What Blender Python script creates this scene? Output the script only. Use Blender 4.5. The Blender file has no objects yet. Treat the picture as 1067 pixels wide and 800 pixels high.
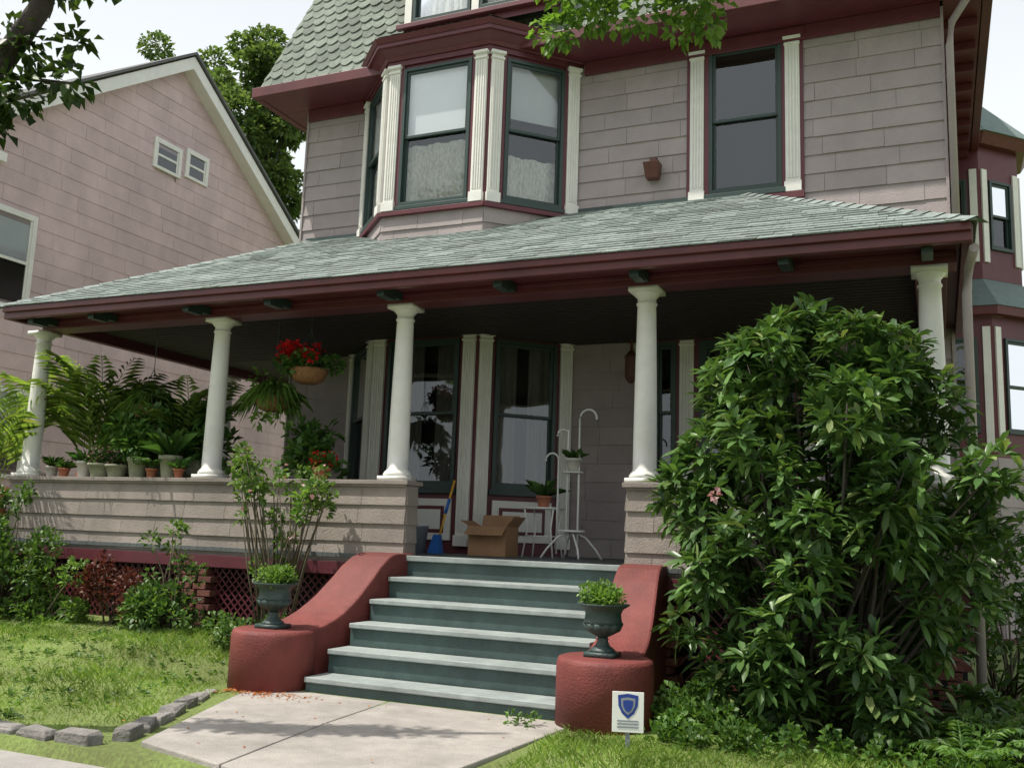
import bpy, math, random
import numpy as np
from mathutils import Vector, Matrix
random.seed(7); rng=np.random.default_rng(7)
scene=bpy.context.scene
# ------------------------------------------------------------------ materials
MATS={}
def nodes(name):
    m=bpy.data.materials.new(name); m.use_nodes=True
    nt=m.node_tree; b=nt.nodes['Principled BSDF']; MATS[name]=m
    return m,nt,b
def mat(name,col,rough=.6,var=.12,scale=6.,bump=.0,bscale=40.,island=0.,metal=0.,spec=.5,dirt=0.,stretch=(1,1,1)):
    m,nt,b=nodes(name); N=nt.nodes; L=nt.links
    tc=N.new('ShaderNodeTexCoord'); mp=N.new('ShaderNodeMapping'); mp.inputs['Scale'].default_value=stretch
    L.new(tc.outputs['Object'],mp.inputs['Vector'])
    no=N.new('ShaderNodeTexNoise'); no.inputs['Scale'].default_value=scale; no.inputs['Detail'].default_value=4; no.inputs['Roughness'].default_value=.65
    L.new(mp.outputs['Vector'],no.inputs['Vector'])
    mr=N.new('ShaderNodeMapRange'); mr.inputs['From Min'].default_value=.3; mr.inputs['From Max'].default_value=.7
    mr.inputs['To Min'].default_value=1-var; mr.inputs['To Max'].default_value=1+var
    L.new(no.outputs['Fac'],mr.inputs['Value'])
    val=mr.outputs['Result']
    if island>0:
        g=N.new('ShaderNodeNewGeometry'); m2=N.new('ShaderNodeMapRange')
        m2.inputs['To Min'].default_value=1-island; m2.inputs['To Max'].default_value=1+island
        L.new(g.outputs['Random Per Island'],m2.inputs['Value'])
        mu=N.new('ShaderNodeMath'); mu.operation='MULTIPLY'; L.new(val,mu.inputs[0]); L.new(m2.outputs['Result'],mu.inputs[1]); val=mu.outputs[0]
    if dirt>0:
        n3=N.new('ShaderNodeTexNoise'); n3.inputs['Scale'].default_value=1.3; n3.inputs['Detail'].default_value=5; n3.inputs['Roughness'].default_value=.6
        mp3=N.new('ShaderNodeMapping'); mp3.inputs['Scale'].default_value=(1,1,.5); L.new(tc.outputs['Object'],mp3.inputs['Vector']); L.new(mp3.outputs['Vector'],n3.inputs['Vector'])
        m3=N.new('ShaderNodeMapRange'); m3.inputs['From Min'].default_value=.4; m3.inputs['From Max'].default_value=.7
        m3.inputs['To Min'].default_value=1; m3.inputs['To Max'].default_value=1-dirt; L.new(n3.outputs['Fac'],m3.inputs['Value'])
        mu=N.new('ShaderNodeMath'); mu.operation='MULTIPLY'; L.new(val,mu.inputs[0]); L.new(m3.outputs['Result'],mu.inputs[1]); val=mu.outputs[0]
    vm=N.new('ShaderNodeVectorMath'); vm.operation='SCALE'; vm.inputs[0].default_value=col; L.new(val,vm.inputs['Scale'])
    L.new(vm.outputs['Vector'],b.inputs['Base Color'])
    b.inputs['Roughness'].default_value=rough; b.inputs['Metallic'].default_value=metal
    b.inputs['Specular IOR Level'].default_value=spec
    if bump>0:
        n2=N.new('ShaderNodeTexNoise'); n2.inputs['Scale'].default_value=bscale; n2.inputs['Detail'].default_value=2
        L.new(mp.outputs['Vector'],n2.inputs['Vector'])
        bp=N.new('ShaderNodeBump'); bp.inputs['Strength'].default_value=bump; bp.inputs['Distance'].default_value=.02
        L.new(n2.outputs['Fac'],bp.inputs['Height']); L.new(bp.outputs['Normal'],b.inputs['Normal'])
    return m
def leafmat(name,c0,c1,c2=None,rough=.45,trans=.3,tcol=None):
    m,nt,b=nodes(name); N=nt.nodes; L=nt.links
    g=N.new('ShaderNodeNewGeometry'); r=N.new('ShaderNodeValToRGB')
    r.color_ramp.elements[0].color=(*c0,1); r.color_ramp.elements[1].color=(*c1,1)
    if c2:
        e=r.color_ramp.elements.new(.93); e.color=(*c1,1); r.color_ramp.elements[2].color=(*c2,1)
    L.new(g.outputs['Random Per Island'],r.inputs['Fac'])
    tc=N.new('ShaderNodeTexCoord'); no=N.new('ShaderNodeTexNoise'); no.inputs['Scale'].default_value=2.2; no.inputs['Detail'].default_value=1
    L.new(tc.outputs['Object'],no.inputs['Vector'])
    mr=N.new('ShaderNodeMapRange'); mr.inputs['From Min'].default_value=.3; mr.inputs['From Max'].default_value=.7; mr.inputs['To Min'].default_value=.65; mr.inputs['To Max'].default_value=1.3
    L.new(no.outputs['Fac'],mr.inputs['Value'])
    vm=N.new('ShaderNodeVectorMath'); vm.operation='SCALE'; L.new(r.outputs['Color'],vm.inputs[0]); L.new(mr.outputs['Result'],vm.inputs['Scale'])
    L.new(vm.outputs['Vector'],b.inputs['Base Color']); b.inputs['Roughness'].default_value=rough
    b.inputs['Specular IOR Level'].default_value=.35
    t=N.new('ShaderNodeBsdfTranslucent'); 
    vt=N.new('ShaderNodeVectorMath'); vt.operation='MULTIPLY'; L.new(vm.outputs['Vector'],vt.inputs[0]); vt.inputs[1].default_value=tcol or (1.5,1.5,.7)
    L.new(vt.outputs['Vector'],t.inputs['Color'])
    mx=N.new('ShaderNodeMixShader'); mx.inputs['Fac'].default_value=trans
    L.new(b.outputs['BSDF'],mx.inputs[1]); L.new(t.outputs['BSDF'],mx.inputs[2]); L.new(mx.outputs['Shader'],N['Material Output'].inputs['Surface'])
    return m
SID=mat('siding_paint',(.345,.295,.292),.7,.08,3,.25,60,island=.07,dirt=.14)
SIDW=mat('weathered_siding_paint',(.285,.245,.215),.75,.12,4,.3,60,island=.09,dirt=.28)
PINK=mat('pink_siding_paint',(.60,.455,.455),.75,.08,3,.2,50,island=.06,dirt=.2)
WHITE=mat('white_paint',(.78,.77,.72),.5,.05,8,.08,60,dirt=.12)
BURG=mat('burgundy_paint',(.115,.025,.034),.45,.12,6,.08,50,dirt=.15)
BURGB=mat('burgundy_gutter_paint',(.12,.028,.031),.4,.14,5,.05,40,dirt=.35)
GRN=mat('green_trim_paint',(.026,.05,.044),.4,.12,8)
ROOF=mat('roof_shingle',(.25,.295,.272),.9,.28,22,.7,120,island=.2,dirt=.22)
SCAL=mat('scalloped_shingle',(.19,.22,.185),.9,.2,20,.5,120,island=.2,dirt=.2)
CEIL=mat('porch_ceiling_paint',(.030,.022,.022),.7,.1,6)
FLOOR=mat('porch_floor_paint',(.11,.125,.125),.6,.15,10,.1,30,dirt=.2)
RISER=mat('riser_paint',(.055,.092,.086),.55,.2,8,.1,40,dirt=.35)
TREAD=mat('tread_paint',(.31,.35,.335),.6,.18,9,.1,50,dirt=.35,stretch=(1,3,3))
CHEEK=mat('red_masonry_paint',(.175,.038,.032),.7,.18,5,.3,70,dirt=.38)
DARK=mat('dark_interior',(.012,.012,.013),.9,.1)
CURT=mat('lace_curtain',(.80,.78,.73),.9,.30,45,.2,100,stretch=(1,1,.35))
BLIND=mat('window_blind',(.75,.78,.80),.8,.04,3)
CURTD=mat('shaded_curtain',(.12,.11,.10),.9,.35,45,.2,100,stretch=(1,1,.1))  # curtain copy with the porch shade put into its colour
CONC=mat('path_concrete',(.35,.325,.295),.9,.16,5,.35,90,dirt=.3)
SWALK=mat('sidewalk_concrete',(.34,.32,.30),.9,.12,5,.35,90,dirt=.2)
ASPH=mat('asphalt',(.05,.05,.052),.95,.2,30,.5,150)
STONE=mat('edging_stone',(.20,.19,.175),.95,.3,9,.6,40,island=.2)
BRICK=mat('pier_brick',(.17,.065,.05),.9,.2,12,.4,60,island=.25)
BARK=mat('bark',(.055,.045,.038),.95,.35,14,.8,35,stretch=(1,1,.25))
STEM=mat('plant_stem',(.10,.085,.05),.8,.2,20)
IRON=mat('urn_iron',(.035,.06,.055),.5,.25,18,.2,60,dirt=.2)
TERRA=mat('terracotta',(.36,.13,.07),.8,.15,12,.1,60)
POTW=mat('pale_pot',(.52,.50,.45),.7,.12,12,.1,60,dirt=.2)
POTG=mat('mossy_pot',(.25,.26,.18),.8,.2,14,.2,60)
CARD=mat('cardboard',(.33,.19,.10),.85,.1,12)
WIRE=mat('white_enamel',(.75,.75,.73),.4,.04,8)
PLAS=mat('grey_plastic',(.20,.22,.25),.5,.05,8)
BLUE=mat('blue_plastic',(.03,.15,.5),.4,.05,8)
YEL=mat('yellow_plastic',(.75,.40,.04),.4,.05,8)
SIGNW=mat('sign_white',(.8,.8,.78),.4,.02,8)
SIGNB=mat('sign_blue',(.02,.05,.28),.4,.02,8)
SIGNG=mat('sign_print',(.25,.27,.32),.5,.02,8)
WICK=mat('wicker',(.25,.12,.05),.8,.3,40,.6,80)
BRON=mat('bronze_fixture',(.10,.035,.025),.45,.15,15)
SOIL=mat('soil',(.05,.035,.022),1,.3,20,.8,40)
GREEN=leafmat('shrub_leaves',(.035,.085,.02),(.12,.21,.05))
RHODO=leafmat('rhododendron_leaves',(.04,.09,.028),(.12,.215,.06),(.24,.30,.11),rough=.34,trans=.22)
ROSE=leafmat('rose_leaves',(.07,.15,.03),(.18,.29,.07),trans=.35)
TREEL=leafmat('tree_leaves',(.055,.10,.035),(.15,.22,.08),trans=.4)
TREEN=leafmat('street_tree_leaves',(.06,.13,.02),(.16,.27,.05),trans=.45)
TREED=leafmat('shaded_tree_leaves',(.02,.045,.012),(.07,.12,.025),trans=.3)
PALM=leafmat('palm_leaves',(.10,.18,.04),(.24,.34,.08),(.36,.34,.12),trans=.4)
HOUSEP=leafmat('houseplant_leaves',(.04,.11,.025),(.12,.23,.05))
REDL=leafmat('red_shrub_leaves',(.07,.022,.018),(.15,.06,.035),tcol=(1.4,.8,.7))
REDF=leafmat('red_petals',(.45,.008,.01),(.75,.02,.02),tcol=(1.2,.6,.6))
PINKF=leafmat('pink_petals',(.6,.25,.28),(.8,.6,.58),tcol=(1.2,.9,.9))
ORNF=leafmat('orange_petals',(.40,.11,.03),(.50,.22,.06),tcol=(1.2,.9,.6))
GRASS=leafmat('grass_blades',(.13,.23,.035),(.25,.36,.075),(.38,.38,.16),rough=.6,trans=.35)
IVY=leafmat('groundcover_leaves',(.04,.10,.02),(.12,.22,.045))
def groundmat():
    m,nt,b=nodes('lawn_ground'); N=nt.nodes; L=nt.links
    tc=N.new('ShaderNodeTexCoord')
    n1=N.new('ShaderNodeTexNoise'); n1.inputs['Scale'].default_value=1.1; n1.inputs['Detail'].default_value=4
    n2=N.new('ShaderNodeTexNoise'); n2.inputs['Scale'].default_value=45; n2.inputs['Detail'].default_value=3
    for n in(n1,n2): L.new(tc.outputs['Object'],n.inputs['Vector'])
    r=N.new('ShaderNodeValToRGB'); r.color_ramp.elements[0].color=(.10,.12,.035,1); r.color_ramp.elements[1].color=(.18,.25,.06,1)
    r.color_ramp.elements[0].position=.38; r.color_ramp.elements[1].position=.62
    ad=N.new('ShaderNodeMath'); ad.operation='ADD'; L.new(n1.outputs['Fac'],ad.inputs[0]); L.new(n2.outputs['Fac'],ad.inputs[1])
    hv=N.new('ShaderNodeMath'); hv.operation='MULTIPLY'; hv.inputs[1].default_value=.5; L.new(ad.outputs[0],hv.inputs[0]); L.new(hv.outputs[0],r.inputs['Fac'])
    L.new(r.outputs['Color'],b.inputs['Base Color']); b.inputs['Roughness'].default_value=.95
    bp=N.new('ShaderNodeBump'); bp.inputs['Strength'].default_value=.6; bp.inputs['Distance'].default_value=.03; L.new(n2.outputs['Fac'],bp.inputs['Height']); L.new(bp.outputs['Normal'],b.inputs['Normal'])
    return m
LAWN=groundmat()
def glassmat(name,tint,mixmin):
    m,nt,b=nodes(name); N=nt.nodes; L=nt.links
    tc=N.new('ShaderNodeTexCoord'); n=N.new('ShaderNodeTexNoise'); n.inputs['Scale'].default_value=1.7; n.inputs['Detail'].default_value=1; L.new(tc.outputs['Object'],n.inputs['Vector'])
    bp=N.new('ShaderNodeBump'); bp.inputs['Strength'].default_value=.12; bp.inputs['Distance'].default_value=.03; L.new(n.outputs['Fac'],bp.inputs['Height']); 
    gl=N.new('ShaderNodeBsdfGlossy'); gl.inputs['Roughness'].default_value=.02; gl.inputs['Color'].default_value=(.9,.93,.95,1); L.new(bp.outputs['Normal'],gl.inputs['Normal'])
    tr=N.new('ShaderNodeBsdfTransparent'); tr.inputs['Color'].default_value=(*tint,1)
    fr=N.new('ShaderNodeFresnel'); fr.inputs['IOR'].default_value=1.5
    mr=N.new('ShaderNodeMapRange'); mr.inputs['To Min'].default_value=mixmin; mr.inputs['To Max'].default_value=1; L.new(fr.outputs[0],mr.inputs['Value'])
    mx=N.new('ShaderNodeMixShader'); L.new(mr.outputs['Result'],mx.inputs['Fac']); L.new(tr.outputs[0],mx.inputs[1]); L.new(gl.outputs[0],mx.inputs[2])
    L.new(mx.outputs[0],N['Material Output'].inputs['Surface']); return m
GLASS=glassmat('window_glass',(.88,.9,.9),.06)
# ------------------------------------------------------------------ mesh tools
def empty(name,loc=(0,0,0)):
    o=bpy.data.objects.new(name,None); scene.collection.objects.link(o); o.location=loc; return o
class Part:
    def __init__(s,name,m,parent=None,smooth=False):
        s.n=name;s.m=m;s.p=parent;s.v=[];s.f=[];s.sm=smooth
    def poly(s,pts):
        i=len(s.v); s.v+= [tuple(p) for p in pts]; s.f.append(tuple(range(i,i+len(pts))))
    def hexa(s,P): # 8 pts bottom4 top4
        i=len(s.v); s.v+=[tuple(p) for p in P]
        for f in ((3,2,1,0),(4,5,6,7),(0,1,5,4),(1,2,6,5),(2,3,7,6),(3,0,4,7)): s.f.append(tuple(i+k for k in f))
    def box(s,x0,x1,y0,y1,z0,z1):
        s.hexa([(x0,y0,z0),(x1,y0,z0),(x1,y1,z0),(x0,y1,z0),(x0,y0,z1),(x1,y0,z1),(x1,y1,z1),(x0,y1,z1)])
    def prism(s,poly0,poly1,z0,z1):
        n=len(poly0); i=len(s.v)
        s.v+=[(x,y,z0) for x,y in poly0]+[(x,y,z1) for x,y in poly1]
        s.f.append(tuple(i+k for k in reversed(range(n)))); s.f.append(tuple(i+n+k for k in range(n)))
        for k in range(n):
            j=(k+1)%n; s.f.append((i+k,i+j,i+n+j,i+n+k))
    def lathe(s,cx,cy,prof,n=32,flute=0,fa=0):
        i=len(s.v)
        for r,z in prof:
            for k in range(n):
                a=2*math.pi*k/n; rr=r*(1+fa*math.cos(flute*a)) if flute else r
                s.v.append((cx+rr*math.cos(a),cy+rr*math.sin(a),z))
        for q in range(len(prof)-1):
            for k in range(n):
                j=(k+1)%n; s.f.append((i+q*n+k,i+q*n+j,i+(q+1)*n+j,i+(q+1)*n+k))
        s.f.append(tuple(i+k for k in reversed(range(n)))); m=len(prof)-1; s.f.append(tuple(i+m*n+k for k in range(n)))
    def tube(s,pts,rad,n=8):
        pts=[Vector(p) for p in pts]; i=len(s.v); m=len(pts)
        if not hasattr(rad,'__len__'): rad=[rad]*m
        up=Vector((0,0,1))
        for q,p in enumerate(pts):
            t=(pts[min(q+1,m-1)]-pts[max(q-1,0)]).normalized()
            a=t.cross(up) if abs(t.z)<.95 else t.cross(Vector((1,0,0)))
            a.normalize(); b=t.cross(a).normalized()
            for k in range(n):
                w=2*math.pi*k/n; s.v.append(tuple(p+(a*math.cos(w)+b*math.sin(w))*rad[q]))
        for q in range(m-1):
            for k in range(n):
                j=(k+1)%n; s.f.append((i+q*n+k,i+q*n+j,i+(q+1)*n+j,i+(q+1)*n+k))
        s.f.append(tuple(i+k for k in range(n))); s.f.append(tuple(i+(m-1)*n+k for k in range(n)))
    def build(s,bevel=0,auto=False):
        me=bpy.data.meshes.new(s.n); me.from_pydata(s.v,[],s.f); me.materials.append(s.m)
        import bmesh
        bm=bmesh.new(); bm.from_mesh(me); bmesh.ops.recalc_face_normals(bm,faces=bm.faces); bm.to_mesh(me); bm.free()
        o=bpy.data.objects.new(s.n,me); scene.collection.objects.link(o)
        if s.p: o.parent=s.p
        if s.sm:
            for p in me.polygons: p.use_smooth=len(p.vertices)<=4
        if bevel: 
            b=o.modifiers.new('b','BEVEL'); b.width=bevel; b.segments=2; b.limit_method='ANGLE'
        return o
class Group:
    """named object made of material-parts"""
    def __init__(s,name): s.name=name; s.e=empty(name); s.parts={}; s.bev={}
    def part(s,n,m,smooth=False,bevel=0):
        if n not in s.parts: s.parts[n]=Part(n,m,s.e,smooth); s.bev[n]=bevel
        return s.parts[n]
    def build(s):
        for n,p in s.parts.items():
            if p.v: p.build(s.bev[n])
class Face:
    def __init__(s,ox,oy,dx,dy):
        l=math.hypot(dx,dy); s.o=(ox,oy); s.d=(dx/l,dy/l); s.n=(dy/l,-dx/l); s.len=l
    def P(s,a,o,z): return (s.o[0]+a*s.d[0]+o*s.n[0], s.o[1]+a*s.d[1]+o*s.n[1], z)
    def box(s,part,a0,a1,z0,z1,o0,o1):
        P=s.P; part.hexa([P(a0,o1,z0),P(a1,o1,z0),P(a1,o0,z0),P(a0,o0,z0),P(a0,o1,z1),P(a1,o1,z1),P(a1,o0,z1),P(a0,o0,z1)])
def siding(part,F,s0,s1,z0,z1,course=.2,holes=(),th=.02,bw=.62,clip=None):
    n=max(1,round((z1-z0)/course)); c=(z1-z0)/n
    for i in range(n):
        zb=z0+i*c; zt=zb+c; a=[(s0,s1)]
        if clip: a=[clip((zb+zt)/2)]
        for h in holes:
            ov=min(zt,h[3])-max(zb,h[2])
            if ov>c*.35:
                nb=[]
                for p,q in a:
                    if h[0]>p: nb.append((p,min(q,h[0])))
                    if h[1]<q: nb.append((max(p,h[1]),q))
                a=[(p,q) for p,q in nb if q-p>.01]
        for p,q in a:
            js=[p]; x=p+random.uniform(.15,bw)
            while x<q-.12: js.append(x); x+=bw*random.uniform(.92,1.08)
            js.append(q)
            for k in range(len(js)-1):
                u0=js[k]; u1=js[k+1]-(.004 if k<len(js)-2 else 0); t=th+random.uniform(-.003,.003); dz=random.uniform(-.003,.003)
                part.poly([F.P(u0,t,zb+dz),F.P(u1,t,zb+dz),F.P(u1,.003,zt+.012),F.P(u0,.003,zt+.012)])
                i0=len(part.v)-4
                part.v+= [F.P(u0,0,zb+dz),F.P(u1,0,zb+dz)]
                part.f.append((i0,i0+4,i0+5,i0+1))
                part.f.append((i0,i0+3,i0+4)); part.f.append((i0+1,i0+5,i0+2))
def backing(part,F,s0,s1,z0,z1,holes):
    """solid backing sheet behind the boards with real openings"""
    xs=sorted({s0,s1,*[h[0] for h in holes],*[h[1] for h in holes]}); zs=sorted({z0,z1,*[h[2] for h in holes],*[h[3] for h in holes]})
    for i in range(len(xs)-1):
        for j in range(len(zs)-1):
            cx=(xs[i]+xs[i+1])/2; cz=(zs[j]+zs[j+1])/2
            if cx<s0 or cx>s1 or cz<z0 or cz>z1: continue
            if any(h[0]<cx<h[1] and h[2]<cz<h[3] for h in holes): continue
            part.poly([F.P(xs[i],0,zs[j]),F.P(xs[i+1],0,zs[j]),F.P(xs[i+1],0,zs[j+1]),F.P(xs[i],0,zs[j+1])])
def courses(part,A,B,C,D,n,tw=.3,th=.012,scallop=False):
    A,B,C,D=map(Vector,(A,B,C,D)); e=(B-A).normalized()
    nr=e.cross((D-A)).normalized()
    if nr.z<0: nr=-nr
    def lim(v):
        l=A+(D-A)*v; r=B+(C-B)*v; a=(l-A).dot(e); return l-e*a, a,(r-A).dot(e)
    for i in range(n):
        v0=i/n; v1=min(1,(i+1.15)/n); b0,a0,c0=lim(v0); b1,a1,c1=lim(v1)
        bm,am,cm=lim(v0+.45/n)
        x=min(a0,a1)-tw*(.5*(i%2))-random.uniform(0,.03)*(0 if scallop else 1)
        while x<max(c0,c1):
            tww=tw if scallop else tw*random.uniform(.45,1.1)
            u0=x; u1=x+tww-.004; x+=tww
            q=lambda u,lo,hi: min(max(u,lo),hi)
            if q(u1,a0,c0)-q(u0,a0,c0)<.005 and q(u1,a1,c1)-q(u0,a1,c1)<.005: continue
            t=th*random.uniform(.7,1.4)
            if scallop:
                pts=[bm+e*q(u0,am,cm)+nr*t*.8]
                for k in range(1,6):
                    w=k/6; u=u0+(u1-u0)*w; dv=(1-math.sin(math.pi*w))*.45
                    bb=b0.lerp(bm,min(1,dv/.45)); lo=a0+(am-a0)*dv/.45; hi=c0+(cm-c0)*dv/.45
                    pts.append(bb+e*q(u,lo,hi)+nr*t)
                pts.append(bm+e*q(u1,am,cm)+nr*t*.8)
                pts+= [b1+e*q(u1,a1,c1)+nr*.002, b1+e*q(u0,a1,c1)+nr*.002]
                part.poly(pts)
            else:
                p0=b0+e*q(u0,a0,c0); p1=b0+e*q(u1,a0,c0); p2=b1+e*q(u1,a1,c1)+nr*.002; p3=b1+e*q(u0,a1,c1)+nr*.002
                i0=len(part.v); part.v+=[tuple(p0+nr*t),tuple(p1+nr*t),tuple(p2),tuple(p3),tuple(p0),tuple(p1)]
                part.f+=[(i0,i0+1,i0+2,i0+3),(i0,i0+4,i0+5,i0+1)]
def tri_mesh(name,V,T,m,parent=None):
    V=np.asarray(V,dtype=np.float32).reshape(-1,3); T=np.asarray(T,dtype=np.int32).reshape(-1,3)
    me=bpy.data.meshes.new(name); me.vertices.add(len(V)); me.vertices.foreach_set('co',V.ravel())
    me.loops.add(T.size); me.loops.foreach_set('vertex_index',T.ravel())
    me.polygons.add(len(T)); me.polygons.foreach_set('loop_start',np.arange(0,T.size,3,dtype=np.int32))
    me.update(calc_edges=True); me.materials.append(m)
    o=bpy.data.objects.new(name,me); scene.collection.objects.link(o)
    if parent: o.parent=parent
    return o
def unit(a): return a/np.maximum(np.linalg.norm(a,axis=-1,keepdims=True),1e-9)
def leaves(P,Dr,L,W,fold=.25,droop=.15):
    """folded diamond leaves. P,Dr (n,3)"""
    n=len(P); Dr=unit(Dr); r=unit(rng.normal(size=(n,3))*.35+np.array([0,0,1.])); S=unit(np.cross(Dr,r)); Nn=np.cross(S,Dr)
    L=np.asarray(L).reshape(-1,1)*np.ones((n,1)); W=np.asarray(W).reshape(-1,1)*np.ones((n,1))
    a=P; m=P+Dr*L*.5; tip=P+Dr*L-np.array([0,0,1.])*L*droop
    l=m+S*W*.5+Nn*W*fold; rr=m-S*W*.5+Nn*W*fold
    V=np.stack([a,l,tip,rr],1).reshape(-1,3); b=(np.arange(n)*4)[:,None]
    T=np.concatenate([b+np.array([[0,2,1]]),b+np.array([[0,3,2]])],1).reshape(-1,3)
    return V,T
def merge(items):
    Vs=[];Ts=[];k=0
    for V,T in items: Vs.append(V);Ts.append(T+k);k+=len(V)
    return np.concatenate(Vs),np.concatenate(Ts)
def blobpts(blobs,n,shell=.55):
    c=np.array([b[0] for b in blobs],float); r=np.array([b[1] if hasattr(b[1],'__len__') else (b[1],)*3 for b in blobs],float)
    w=(r.prod(1))**(2/3); idx=rng.choice(len(blobs),n,p=w/w.sum())
    d=unit(rng.normal(size=(n,3))); rad=rng.uniform(shell,1,(n,1))**.6
    return c[idx]+d*r[idx]*rad,d
def bush(blobs,n,L,W,up=.5,shell=.5,zmin=-9):
    P,d=blobpts(blobs,n,shell); k=P[:,2]>zmin; P=P[k];d=d[k]
    D=d+np.array([0,0,up])+rng.normal(size=P.shape)*.5
    return leaves(P,D,L*rng.uniform(.6,1.2,len(P)),W*rng.uniform(.7,1.2,len(P)))
def leaves6(P,Dr,L,W,droop=.12):
    """longer oblong leaf: six points, folded midrib"""
    n=len(P); Dr=unit(Dr); r=unit(rng.normal(size=(n,3))*.3+np.array([0,0,1.])); S=unit(np.cross(Dr,r)); Nn=np.cross(S,Dr)
    L=np.asarray(L).reshape(-1,1); W=np.asarray(W).reshape(-1,1); z=np.array([0,0,1.])
    a=P; m1=P+Dr*L*.35; m2=P+Dr*L*.72-z*L*droop*.4; tip=P+Dr*L-z*L*droop
    V=np.stack([a,m1+S*W*.42+Nn*W*.15,m2+S*W*.5+Nn*W*.15,tip,m2-S*W*.5+Nn*W*.15,m1-S*W*.42+Nn*W*.15,m2],1).reshape(-1,3)
    b=(np.arange(n)*7)[:,None]
    T=np.concatenate([b+np.array([[x]]).reshape(1,3) for x in ([0,6,1],[1,6,2],[2,6,3],[3,6,4],[4,6,5],[5,6,0])],1).reshape(-1,3)
    return V,T
def whorls(blobs,n,L,W,k=8,zmin=-9,shell=.8):
    P,d=blobpts(blobs,n,shell); m=P[:,2]>zmin; P=P[m];d=d[m]; n=len(P)
    ax=unit(d*.7+np.array([0,0,.85])+rng.normal(size=(n,3))*.3)
    a=unit(np.cross(ax,rng.normal(size=(n,3)))); b=np.cross(ax,a); out=[]
    for i in range(k):
        w=2*math.pi*i/k+rng.uniform(-.25,.25,(n,1)); tilt=rng.uniform(-.05,.9,(n,1))
        D=a*np.cos(w)+b*np.sin(w)+ax*tilt
        out.append(leaves6(P+rng.normal(size=(n,3))*.006,D,L*rng.uniform(.75,1.15,n),W*rng.uniform(.8,1.1,n),.14))
    return merge(out)
# ------------------------------------------------------------------ camera
Cc=Vector((4.6285,-7.8619,.1995)); yaw,pit,rol=.4172,.1575,.0361
Fw=Vector((-math.sin(yaw)*math.cos(pit),math.cos(yaw)*math.cos(pit),math.sin(pit)))
R0=Vector((math.cos(yaw),math.sin(yaw),0)); U0=R0.cross(Fw)
Rr=R0*math.cos(rol)+U0*math.sin(rol); Uu=-R0*math.sin(rol)+U0*math.cos(rol)
cd=bpy.data.cameras.new('camera'); cam=bpy.data.objects.new('camera',cd); scene.collection.objects.link(cam)
M=Matrix((Rr,Uu,-Fw)).transposed().to_4x4(); M.translation=Cc; cam.matrix_world=M
cd.sensor_width=36; cd.lens=1003.5/1067*36; cd.clip_end=3000; cd.clip_start=.05; scene.camera=cam
# ------------------------------------------------------------------ light
EL=math.radians(63); AZ=math.radians(232)
sd=Vector((math.sin(AZ)*math.cos(EL),math.cos(AZ)*math.cos(EL),math.sin(EL)))
ld=bpy.data.lights.new('sun','SUN'); ld.energy=5.0; ld.angle=math.radians(.6); ld.color=(1,.945,.86)
lo=bpy.data.objects.new('sun',ld); scene.collection.objects.link(lo); lo.rotation_euler=sd.to_track_quat('Z','Y').to_euler(); lo.location=(-10,-10,20)
w=bpy.data.worlds.new('World'); scene.world=w; w.use_nodes=True; nt=w.node_tree; bg=nt.nodes['Background']
sk=nt.nodes.new('ShaderNodeTexSky'); sk.sky_type='NISHITA'; sk.sun_disc=False; sk.sun_elevation=EL; sk.sun_rotation=AZ
sk.dust_density=4; sk.air_density=1.2; sk.ozone_density=1
hs=nt.nodes.new('ShaderNodeHueSaturation'); hs.inputs['Saturation'].default_value=.5; nt.links.new(sk.outputs[0],hs.inputs['Color'])
tcw=nt.nodes.new('ShaderNodeTexCoord'); sx_=nt.nodes.new('ShaderNodeSeparateXYZ'); nt.links.new(tcw.outputs['Generated'],sx_.inputs[0])
mrw=nt.nodes.new('ShaderNodeMapRange'); mrw.inputs['From Min'].default_value=.4; mrw.inputs['From Max'].default_value=.95; mrw.inputs['To Min'].default_value=.92; mrw.inputs['To Max'].default_value=.1
nt.links.new(sx_.outputs['Z'],mrw.inputs['Value'])
mxw=nt.nodes.new('ShaderNodeMix'); mxw.data_type='RGBA'; nt.links.new(mrw.outputs['Result'],mxw.inputs['Factor']); nt.links.new(hs.outputs[0],mxw.inputs[6]); mxw.inputs[7].default_value=(6.7,7.0,7.2,1)
nt.links.new(mxw.outputs[2],bg.inputs['Color']); bg.inputs['Strength'].default_value=.15
scene.view_settings.view_transform='Standard'; scene.view_settings.look='None'; scene.view_settings.exposure=0
# ------------------------------------------------------------------ ground
def sm(t): t=max(0,min(1,t)); return t*t*(3-2*t)
def gh(x,y):
    if y<-3.72: return -1.13
    t=sm((y+3.3)/3.0)
    left=-1.04+.27*t; right=-1.03+.05*t
    k=sm((-.5-x)/1.2)
    return right+(left-right)*k
g=Part('ground',LAWN)
xs=[-600,-200,-60,-25,-14]+[ -9+i*.3 for i in range(60)]+[12,20,60,200,600]
ys=[-600,-200,-60,-25,-12,-8,-6,-5,-4.2,-3.74,-3.70]+[-3.6+i*.3 for i in range(26)]+[5,7,10,20,60,200,800]
nx=len(xs)
for y in ys:
    for x in xs: g.v.append((x,y,gh(x,y)))
for j in range(len(ys)-1):
    for i in range(nx-1): g.f.append((j*nx+i,j*nx+i+1,(j+1)*nx+i+1,(j+1)*nx+i))
g.sm=True; g.build()
def inpath(x,y):
    if y>-1.35 or y<-3.75: return False
    t=(-1.64-y)/1.87; xl=-.26+.74*max(0,t); return xl-.12<x<2.42
p=Group('path'); q=p.part('slabs',CONC,bevel=.008)
def slab(pts,z0=-1.2,z1=-1.0): q.prism(pts,pts,z0,z1)
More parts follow.
